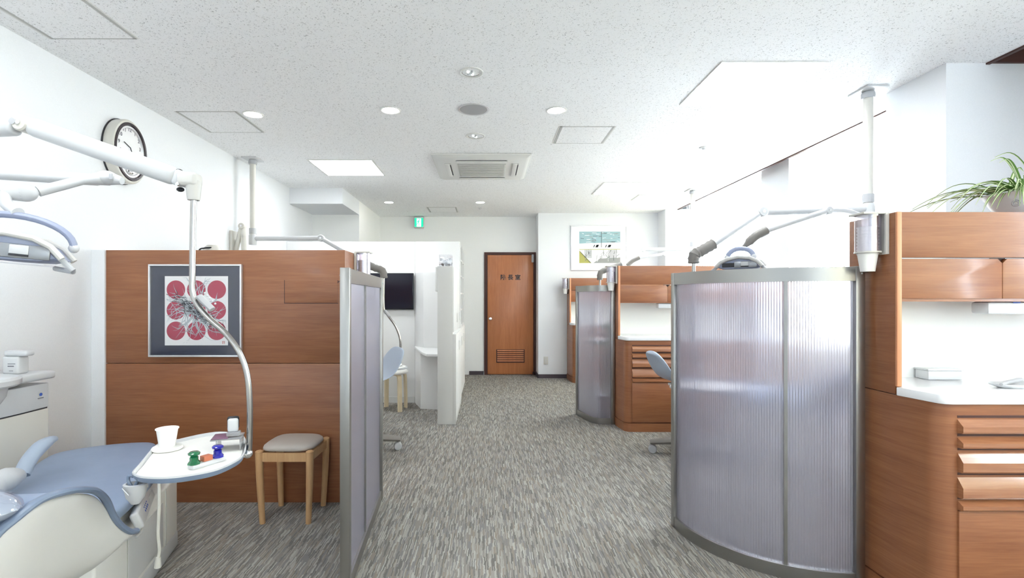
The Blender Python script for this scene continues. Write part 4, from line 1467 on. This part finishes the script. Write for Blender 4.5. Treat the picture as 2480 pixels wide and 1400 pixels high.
obj('headrest', hr, M_bluelt, t)
obj('headrest_cover', MB().ball((-1.375, 1.30, .705), 1, 24, s=(.162, .092, .050)), M_film, t)
mk = MB()
for k in range(14):
    p_ = P(80 + k * 8, 1392 - k * 2.2, 1.43)
    mk.box(p_.x, p_.x + .006, p_.y - .03, p_.y - .028, p_.z, p_.z + .004)
# armrest
ar = spline([P(52, 1150, 2.0), P(70, 1115, 2.04), P(95, 1085, 2.08), P(118, 1068, 2.12), P(134, 1061, 2.16)], 5)
obj('armrest', MB().tube(ar, [.030] * 12 + [.029, .027, .025, .023, .021, .019, .017, .015, .011], 14, flat=.75), M_bluelt, t)
obj('armrest_bracket', MB().tube(spline([P(-60, 1215, 1.85), P(-20, 1180, 1.9), P(20, 1160, 1.95), P(55, 1150, 2.0)], 5), [.05] * 6 + [.045] * 5 + [.04, .036, .03, .024, .02], 14), M_whitepl, t)

# ------------------------------------------------------------------ spittoon unit
t = thing('spittoon_unit', 'ivory spittoon column with white bowl against the left wall', 'spittoon', (-2.28, 2.3, 0))
bd = [(-2.40, 2.0), (-2.27, 1.97), (-2.18, 2.02), (-2.145, 2.12), (-2.135, 2.3), (-2.14, 2.455), (-2.40, 2.455)]
obj('column', MB().prism(bd, 0.0, .722, .006), M_creampl, t)
obj('joint_line', MB().prism([(x * .998 if x < -2.3 else x - .004, y) for x, y in bd], .721, .728), M_dark, t)
obj('grey_band', MB().prism([(x + (.001 if x > -2.3 else 0), y) for x, y in bd], .727, .845, .004), M_greypl_l if False else mat('light_grey_plastic', (0.58, 0.59, 0.61, 1), 0.3), t)
bo = MB().lathe([(0, .70), (.05, .705), (.11, .75), (.14, .80), (.148, .845), (0, .845)], (-2.235, 2.14, .02), n=36)
obj('bowl_body', bo, mat('pale_grey_plastic', (0.62, 0.64, 0.66, 1), 0.25), t)
obj('bowl', MB().lathe([(.05, .83), (.165, .848), (.178, .858), (.178, .878), (.166, .888), (.15, .884), (.12, .866), (0, .856), (0, .84), (.05, .83)], (-2.235, 2.16, .018), n=40), M_whitepl, t)
obj('top_deck', MB().box(-2.41, -2.115, 2.24, 2.475, .865, .902, .012, 3), M_whitepl, t)
em = MB().lathe([(0, 0), (.008, 0), (.008, .0012), (0, .0012)], n=10, M=Matrix.Rotation(R(90), 4, 'Y'))
for v in em.bm.verts:
    v.co += Vector((-2.1355, 2.41, .795))
obj('blue_emblem', em, M_marks, t)
obj('emblem_text', MB().box(-2.1385, -2.135, 2.395, 2.425, .776, .780), M_greymarks, t)
t = thing('soap_dispenser', 'white pump dispenser standing on the spittoon deck', 'dispenser', (-2.2, 2.36, .902))
dx_ = P(40, 885, 2.36).x
obj('body', MB().box(dx_ - .042, dx_ + .035, 2.33, 2.39, .9022, .985, .010, 3), M_whitepl, t)
obj('spout', MB().box(dx_ - .040, dx_ + .068, 2.335, 2.385, .985, 1.012, .010, 3), M_whitepl, t)
obj('label_print', MB().box(dx_ - .012, dx_ + .022, 2.3285, 2.3305, .950, .953).box(dx_ - .012, dx_ + .016, 2.3285, 2.3305, .938, .943).box(dx_ - .006, dx_ + .012, 2.3285, 2.3305, .918, .920), M_greymarks, t)

# ------------------------------------------------------------------ wall clock
YC, ZC, AX, AZ = 3.335, 2.225, .165, .210
t = thing('wall_clock', 'oval silver and black pendulum clock on the left wall', 'clock', (XL, YC, ZC))
MX = Matrix.Translation((XL, YC, ZC)) @ Matrix.Rotation(R(90), 4, 'Y')
# lathe local z -> +X (out of the wall); local x -> -Z, local y -> Y
def clk(name, prof_, m, par=None):
    return obj(name, MB().lathe(prof_, n=56, sx=AZ / .2, sy=AX / .2, M=MX), m, par or t)
clk('case', [(0, 0.0), (.192, 0.0), (.200, .01), (.200, .062), (.194, .070), (.182, .072), (.176, .060), (0, .060)], M_creampl)
clk('back_plate', [(0, 0), (.205, .0), (.205, .008), (0, .008)], M_dark)
clk('black_ring', [(.183, .071), (.179, .079), (.165, .079), (.160, .068), (.16, .06), (.183, .06), (.183, .071)], mat('black_bezel', srgb(60, 52, 56), .25))
clk('silver_ring', [(.160, .070), (.150, .070), (.145, .061), (.160, .061), (.160, .070)], M_silver)
clk('dial', [(0, .0605), (.145, .0605), (.145, .0625), (0, .0625)], M_paper)
DX = XL + .0635
for k in range(12):
    a = 2 * PI * k / 12
    yy, zz = YC + math.sin(a) * .098, ZC + .045 + math.cos(a) * .098 * 1.05
    if 4 < k < 8:
        continue
    text_mesh(str(k if k else 12), .034, M_inkgrey if False else M_greymarks, 'numeral', t, Matrix.Translation((DX, yy, zz - .012)) @ Matrix.Rotation(R(90), 4, 'Z') @ FACE, .0004)
obj('hour_hand', MB().tube([(DX + .002, YC, ZC + .03), (DX + .002, YC - .055, ZC + .052)], .004, 6, flat=.5), M_black, t)
obj('minute_hand', MB().tube([(DX + .004, YC, ZC + .03), (DX + .004, YC + .04, ZC - .05)], .003, 6, flat=.5), M_black, t)
pn = MB().lathe([(0, 0), (.036, 0), (.036, .006), (0, .008)], n=20, M=Matrix.Rotation(R(90), 4, 'Y'))
for k in range(7):
    a = 2 * PI * k / 7
    pn.ball((.006, .022 * math.cos(a), .022 * math.sin(a)), .009, 8)
for v in pn.bm.verts:
    v.co += Vector((DX + .001, YC + .0, ZC - .115))
obj('pendulum', pn, M_chrome, t)

# ------------------------------------------------------------------ padded stool beside the left cabinet
t = thing('padded_stool', 'square beech stool with taupe padded seat in front of the left cabinet', 'stool', (-1.12, 2.93, 0))
fl = [(636, 1268, 2.81), (747, 1267, 2.81), (783, 1222, 3.055), (681, 1225, 3.055)]
feet = [Vector(((a - CX) / F * Y, Y, 0)) for a, _, Y in fl]
cx_, cy_ = sum(f.x for f in feet) / 4, sum(f.y for f in feet) / 4
HS = .405
for f in feet:
    d_ = Vector((f.x - cx_, f.y - cy_, 0))
    tp = Vector((f.x, f.y, 0)) + d_ * .10
    mb = MB()
    rings = []
    for u in range(7):
        k = u / 6
        p_ = Vector((f.x, f.y, 0)).lerp(tp, math.sin(k * PI * .5)) + Vector((0, 0, k * HS))
        r_ = .0155 + .0065 * k
        rings.append([p_ + Vector((r_ * math.cos(a) * (1.0), r_ * math.sin(a), 0)) for a in [2 * PI * j / 12 for j in range(12)]])
    rings.append([p_ + Vector((.014 * math.cos(a), .014 * math.sin(a), .006)) for a in [2 * PI * j / 12 for j in range(12)]])
    obj('leg', mb.loft(rings), M_birch, t)
tops = [Vector((f.x + (f.x - cx_) * .10, f.y + (f.y - cy_) * .10, 0)) for f in feet]
for i in range(4):
    a, b_ = tops[i], tops[(i + 1) % 4]
    dd = (b_ - a).normalized()
    nn = Vector((-dd.y, dd.x, 0)) * .009
    p0, p1 = a + dd * .014, b_ - dd * .014
    ring = lambda z: [p0 + nn + Vector((0, 0, z)), p1 + nn + Vector((0, 0, z)), p1 - nn + Vector((0, 0, z)), p0 - nn + Vector((0, 0, z))]
    obj('apron', MB().loft([ring(HS - .055), ring(HS - .008)]), M_birch, t)
def srg(k, z, cut=.16):
    c = Vector((cx_, cy_, z))
    out = []
    for i in range(4):
        a, b_, pr = tops[i], tops[(i + 1) % 4], tops[i - 1]
        va = Vector((a.x - cx_, a.y - cy_, 0)); vb = Vector((b_.x - cx_, b_.y - cy_, 0)); vp = Vector((pr.x - cx_, pr.y - cy_, 0))
        out.append(c + va.lerp(vp, cut) * k)
        out.append(c + va * (k * (1 - cut * .9)))
        out.append(c + va.lerp(vb, cut) * k)
        out.append(c + va.lerp(vb, .5) * (k * 1.02))
    return out
obj('seat', MB().loft([srg(1.02, HS - .008), srg(1.04, HS + .004), srg(1.02, HS + .022), srg(.86, HS + .036), srg(.5, HS + .043), srg(.08, HS + .045)]), M_seat, t, subsurf=1, ang=180)

# ------------------------------------------------------------------ white partition, desk and shelving at back left
t = thing('white_partition', 'tall white partition wall with a vertical joint behind the television', 'partition', (-1.3, 6.1, 0))
obj('panel', MB().box(XL + .002, -.877, 6.1, 6.14, 0, 1.95, .002), M_cabw, t)
obj('panel', MB().box(-.872, -.335, 6.1, 6.14, 0, 1.95, .002), M_cabw, t)
obj('joint', MB().box(-.877, -.872, 6.102, 6.138, 0, 1.948), M_cabg, t)
obj('kick_board', MB().box(XL + .002, -.88, 6.092, 6.0995, 0, .07), M_cabg, t)

t = thing('television', 'flat black television on the white partition', 'television', (-1.27, 6.1, 1.13))
obj('bezel', MB().box(-1.66, -.885, 6.045, 6.085, 1.125, 1.565, .006), M_black, t)
obj('screen', MB().box(-1.648, -.897, 6.043, 6.046, 1.140, 1.553), M_screen, t)
obj('wall_bracket', MB().box(-1.4, -1.1, 6.084, 6.0995, 1.2, 1.5), M_greypl, t)

t = thing('white_desk', 'white corner desk board between the partition and the tall end panel', 'desk', (-.7, 5.8, 0))
obj('desk_top', MB().prism([(-.872, 6.098), (-.872, 6.05), (-.70, 5.40), (-.63, 5.22), (-.50, 5.20), (-.50, 6.098)], .655, .685, .004), M_cabw, t)
obj('side_board', MB().prism([(-.872, 6.098), (-.862, 6.05), (-.76, 5.75), (-.74, 5.75), (-.85, 6.098)], 0, .655), M_cabw, t)
obj('under_board', MB().prism([(-.76, 5.752), (-.50, 5.70), (-.50, 5.72), (-.76, 5.772)], 0, .655), M_cabw, t)
obj('wall_board', MB().prism([(-.870, 6.098), (-.870, 6.08), (-.75, 5.92), (-.50, 5.90), (-.50, 6.098)], .686, 1.57, .003), M_cabw, t)

t = thing('white_cupboard', 'white cupboard with grey end panel beside the aisle, glass ornament on top', 'cupboard', (-.4, 5.5, 0))
obj('end_panel', MB().box(-.497, -.345, 5.03, 5.05, 0.0, 1.58, .001), M_cabg, t)
obj('lower_end', MB().box(-.345, -.312, 5.03, 5.05, 0.0, .90, .001), M_cabg, t)
obj('carcass', MB().box(-.495, -.345, 5.05, 6.095, 0, 1.578), M_cabw, t)
obj('lower_carcass', MB().box(-.345, -.322, 5.05, 6.098, 0, .90), M_cabw, t)
for k in range(2):
    y0 = 5.055 + k * .521
    dd_ = obj('door', MB().box(-.322, -.310, y0, y0 + .517, .07, .895, .002), M_cabw, t)
    obj('handle', MB().box(-.310, -.300, y0 + .45, y0 + .465, .70, .80, .002), M_trimw, dd_)
    dd_ = obj('upper_door', MB().box(-.345, -.333, y0, y0 + .517, .92, 1.575, .002), M_cabw, t)
    obj('handle', MB().box(-.333, -.322, y0 + .45, y0 + .465, 1.0, 1.1, .002), M_trimw, dd_)
obj('plinth', MB().box(-.34, -.316, 5.05, 6.098, 0, .065), M_cabg, t)
obj('inner_ledge', MB().box(-.520, -.497, 5.045, 5.30, 1.33, 1.575, .001), M_cabw, t)

t = thing('tall_shelf_unit', 'tall white shelf unit with open glazed bays behind the partition', 'shelf unit', (-.4, 6.6, 0))
obj('carcass', MB().box(-.72, -.345, 6.145, 6.165, 0, 1.95).box(-.72, -.345, 7.14, 7.16, 0, 1.95).box(-.72, -.70, 6.165, 7.14, 0, 1.95).box(-.70, -.345, 6.165, 7.14, 1.93, 1.95).box(-.70, -.345, 6.165, 7.14, .0, .9), M_cabw, t)
for z in (.92, 1.12, 1.33, 1.55, 1.75):
    obj('shelf', MB().box(-.70, -.335, 6.165, 7.14, z - .012, z + .006), M_cabw, t)
for k in range(2):
    y0 = 6.15 + k * .505
    dd_ = obj('door', MB().box(-.345, -.318, y0, y0 + .50, .07, .89, .002), M_cabw, t)
    obj('handle', MB().box(-.318, -.306, y0 + .05, y0 + .065, .70, .80, .002), M_trimw, dd_)
for k in range(3):
    obj('upright', MB().box(-.345, -.325, 6.145 + k * .495, 6.17 + k * .495, .9, 1.95), M_cabw, t)
for k, (z, h_) in enumerate(((.926, .15), (1.126, .16), (1.336, .15))):
    for j in range(4):
        yb = 6.20 + j * .045
        tag(obj('file_box', MB().box(-.60, -.36, yb, yb + .038, z, z + h_ - .01 * (j % 2), .002), [M_creampl, M_cabg][j % 2] if False else (M_creampl if j % 2 else M_cabg)),
            '%s file in the tall white shelf unit, %s bay, %s from the camera' % (('pale grey', 'cream')[j % 2], ('lowest', 'middle', 'upper')[k], ('first', 'second', 'third', 'fourth')[j]), 'file', 'files on the tall shelf unit')

# ornament on the cupboard
t = thing('flower_case', 'clear case of small white flowers on the white cupboard', 'ornament', (-.42, 5.12, 1.58))
obj('case', MB().box(-.485, -.355, 5.06, 5.18, 1.581, 1.70, .002), M_film, t)
rd = random.Random(5)
for k in range(12):
    p_ = Vector((rd.uniform(-.47, -.37), rd.uniform(5.08, 5.16), rd.uniform(1.60, 1.66)))
    mb = MB()
    for j in range(5):
        a = 2 * PI * j / 5
        mb.ball(p_ + Vector((math.cos(a) * .010, -.002, math.sin(a) * .010)), .009, 8, s=(1, .5, 1))
    obj('flower', mb, M_whitepl if k % 3 else M_paper, t)
for k in range(9):
    p_ = Vector((rd.uniform(-.475, -.365), rd.uniform(5.08, 5.10), 1.583))
    obj('leaf', MB().tube([p_, p_ + Vector((rd.uniform(-.01, .01), 0, .018)), p_ + Vector((rd.uniform(-.03, .03), -.01, rd.uniform(.02, .04)))], [.004, .009, .002], 6, flat=.3), M_ink, t)

# ------------------------------------------------------------------ round bentwood stool
t = thing('bentwood_stool', 'round ivory stool with birch legs below the television', 'stool', (-1.07, 5.72, 0))
ZS = .44
obj('seat', MB().lathe([(0, ZS - .03), (.155, ZS - .03), (.17, ZS - .022), (.172, ZS - .008), (.155, ZS + .008), (0, ZS + .014)], (-1.07, 5.72, 0), n=36), M_seatw, t)
for k in range(4):
    a = R(38 + 90 * k)
    dx_, dy_ = math.cos(a), math.sin(a)
    c = lambda r_, z: Vector((-1.07 + dx_ * r_, 5.72 + dy_ * r_, z))
    path = [c(.165, 0.0), c(.160, .2), c(.155, .34), c(.147, .385), (c(.125, .403)), c(.05, .4045)]
    mb = MB()
    side = Vector((-dy_, dx_, 0)) * .024
    rings = []
    sp = spline(path, 3)
    for i, p_ in enumerate(sp):
        tt = (sp[min(i + 1, len(sp) - 1)] - sp[max(i - 1, 0)]).normalized()
        nn = tt.cross(side).normalized() * .010
        rings.append([p_ + side + nn, p_ - side + nn, p_ - side - nn, p_ + side - nn])
    obj('leg', mb.loft(rings), M_ply, t)

# ------------------------------------------------------------------ operator stools on castors
def operator_stool(lab, loc, rz):
    t = thing('operator_stool', lab, 'stool', loc, rz, 'blue grey operator stools')
    def o(n_, mb, m, par=None, **k):
        return obj(n_, mb, m, par or t, local=True, **k)
    for k in range(5):
        a = 2 * PI * k / 5 + .2
        e = Vector((math.cos(a), math.sin(a), 0))
        lg = o('base_leg', MB().tube([Vector((0, 0, .115)), e * .14 + Vector((0, 0, .112)), e * .315 + Vector((0, 0, .088))], [.055, .048, .034], 12, flat=.6), M_boot)
        cc = e * .295
        sd = Vector((-e.y, e.x, 0))
        ct = MB()
        for s in (-1, 1):
            Mw = Matrix.Translation(cc + sd * .017 * s + Vector((0, 0, .033))) @ sd.to_track_quat('Z', 'Y').to_matrix().to_4x4()
            ct.lathe([(0, -.011), (.028, -.011), (.033, -.006), (.033, .006), (.028, .011), (0, .011)], n=20, M=Mw)
        ct.tube([cc + Vector((0, 0, .03)), cc + Vector((0, 0, .085))], .008, 8)
        o('castor', ct, M_greypl, lg)
    o('column', MB().lathe([(0, .10), (.045, .10), (.045, .14), (.030, .16), (.030, .42), (.024, .43), (.024, .56), (0, .56)], n=20), M_greypl)
    o('seat_plate', MB().box(-.14, .14, -.12, .12, .548, .572, .008), M_whitepl)
    sh = [(.20, .585, .13), (.12, .592, .18), (0, .590, .19), (-.10, .592, .19), (-.17, .610, .185), (-.22, .645, .18), (-.26, .70, .18), (-.30, .77, .165), (-.335, .825, .12), (-.345, .838, .05)]
    rr = []
    for i, (x, z, hw) in enumerate(sh):
        a = Vector((sh[min(i + 1, len(sh) - 1)][0] - sh[max(i - 1, 0)][0], 0, sh[min(i + 1, len(sh) - 1)][1] - sh[max(i - 1, 0)][1])).normalized()
        nn = Vector((-a.z, 0, a.x)) * .016
        if nn.z < 0 and i < 4:
            nn = -nn
        c_ = Vector((x, 0, z))
        rr.append([c_ + Vector((0, hw, 0)), c_ + Vector((0, hw * .8, 0)) - nn, c_ - nn * 1.2, c_ + Vector((0, -hw * .8, 0)) - nn, c_ + Vector((0, -hw, 0)), c_ + Vector((0, -hw * .8, 0)) + nn, c_ + nn * 1.2, c_ + Vector((0, hw * .8, 0)) + nn])
    o('seat_shell', MB().loft(rr), M_bluelt, subsurf=2, ang=180)
    o('back_lever', MB().tube([(-.12, -.12, .57), (-.2, -.14, .575), (-.235, -.15, .585)], .010, 8), M_whitepl)
    return t


operator_stool('operator stool with blue grey back behind the large frosted screen', (1.63, 4.02, 0), R(8))
operator_stool('operator stool with blue grey back behind the flat left screen', (-1.03, 4.12, 0), R(218))

# patient chairs seen dimly behind the screens
def far_chair(lab, loc, rz):
    t = thing('dental_chair', lab, 'dental chair', loc, rz, 'dental chairs behind the screens')
    def o(n_, mb, m, **k):
        return obj(n_, mb, m, t, local=True, **k)
    o('seat', MB().box(-.26, .26, -.15, .80, .42, .52, .04, 4), M_blue)
    o('backrest', MB().box(-.26, .26, -.80, -.10, -.05, .05, .045, 4, M=Matrix.Translation((0, -.05, .5)) @ Matrix.Rotation(R(-22), 4, 'X')), M_blue)
    o('headrest', MB().ball((0, -.85, .86), 1, 16, s=(.14, .10, .06)), M_bluelt)
    o('pedestal', MB().box(-.22, .22, -.1, .62, 0, .41, .03, 3), M_trimw)
    return t


far_chair('blue dental chair dimly visible behind the large frosted screen', (2.32, 3.72, 0), R(4))
far_chair('blue dental chair behind the small frosted screen', (2.2, 6.25, 0), R(4))

# ------------------------------------------------------------------ plants
def blade(mb_g, mb_w, base, a, reach, rise, droop, w0, tip=None, n=12):
    e = Vector((math.cos(a), math.sin(a), 0))
    s = Vector((-e.y, e.x, 0))
    pg, pl = None, None
    pts = []
    for k in range(n + 1):
        u = k / n
        p_ = base + e * reach * u + Vector((0, 0, rise * math.sin(min(1.0, u * 1.25) * PI * .5) - droop * u ** 2.6))
        pts.append(p_)
    rg, rw = [], []
    for k, p_ in enumerate(pts):
        u = k / n
        w = w0 * (1 - u ** 2.2) * (.6 + .4 * min(1, u * 5)) + .0006
        tg = (pts[min(k + 1, n)] - pts[max(k - 1, 0)]).normalized()
        nn = tg.cross(s).normalized()
        rg.append([p_ + s * w, p_ - nn * w * .25, p_ - s * w, p_ - nn * w * .25 - nn * .0008])
        rw.append([p_ + s * w * .42 + nn * .0006 - nn * w * .14, p_ + nn * .0006 - nn * w * .23, p_ - s * w * .42 + nn * .0006 - nn * w * .14, p_ - nn * w * .26 - nn * .0018])
    mb_g.loft(rg)
    mb_w.loft(rw)
    return pts[-1]


pc = Vector((2.335, 2.19, 1.606))
t = thing('spider_plant', 'variegated spider plant in a white bowl on the nearest cabinet', 'plant', tuple(pc))
obj('pot', MB().lathe([(0, .0), (.075, .0), (.082, .006), (.112, .055), (.130, .092), (.136, .098), (.134, .104), (.122, .098), (.11, .085), (0, .085)], pc, n=40), M_pot, t)
obj('soil', MB().lathe([(0, .0), (.105, .0), (.105, .006), (0, .008)], pc + Vector((0, 0, .082)), n=24), M_soil, t)
mk = MB()
mc = pc + Vector((-.102, -.062, .05))
for r_ in (.014, .008):
    mk.tube([mc + Vector((math.cos(a) * r_ * .7, math.cos(a) * -r_ * .6, math.sin(a) * r_)) for a in [2 * PI * k / 14 for k in range(14)]], .0012, 5, closed=True)
obj('painted_mark', mk, M_potmark, t)
rd = random.Random(21)
for k in range(64):
    a = rd.uniform(0, 2 * PI) if k > 26 else rd.uniform(PI * .82, PI * 1.25)
    reach = rd.uniform(.16, .33) if k > 26 else rd.uniform(.22, .42)
    rise = rd.uniform(.05, .15) if k > 26 else rd.uniform(.03, .10)
    droop = rd.uniform(.05, .20) if k > 26 else rd.uniform(.05, .16)
    if k in (30, 33, 36, 40, 44):
        reach, rise, droop = rd.uniform(.08, .16), rd.uniform(.15, .22), .03
    base = pc + Vector((rd.uniform(-.05, .05), rd.uniform(-.04, .04), .09))
    if base.z + rise - droop < 1.64 and abs(math.sin(a)) < .8:
        droop = max(0, base.z + rise - 1.63)
    if math.sin(a) < -.4 and rd.random() < .5:
        reach *= .7
    g_, w_ = MB(), MB()
    blade(g_, w_, base, a, reach, rise, droop, rd.uniform(.006, .010))
    lf = obj('leaf', g_, M_leafg, t)
    obj('leaf_stripe', w_, M_leafw, lf)
# one leaf hanging over the front edge
g_, w_ = MB(), MB()
blade(g_, w_, pc + Vector((-.01, -.05, .09)), R(250), .20, .03, .135, .008)
lf = obj('leaf', g_, M_leafg, t)
obj('leaf_stripe', w_, M_leafw, lf)

# leafy plant glimpsed behind the small screen
t = thing('potted_plant', 'leafy green potted plant blurred behind the small frosted screen', 'plant', (1.28, 5.42, 0))
obj('pot', MB().lathe([(0, 0), (.09, 0), (.12, .22), (.13, .23), (.11, .23), (.10, .2), (0, .2)], (1.28, 5.42, 0), n=24), M_pot, t)
rd = random.Random(8)
for k in range(14):
    a = rd.uniform(R(-20), R(200))
    hh_ = rd.uniform(.4, .95)
    e = Vector((math.cos(a), math.sin(a), 0))
    b0 = Vector((1.28, 5.42, .2))
    tip = b0 + Vector((0, 0, hh_ * .8)) + e * .05
    mb = MB().tube(spline([b0, b0 + Vector((0, 0, hh_ * .5)) + e * .04, tip], 4), .006, 6)
    mb.tube([tip, tip + e * .05 + Vector((0, 0, .05)), tip + e * .11 + Vector((0, 0, .05)), tip + e * .17 - Vector((0, 0, .02))], [.008, .05, .045, .005], 8, flat=.12)
    obj('leaf', mb, M_plantd, t)
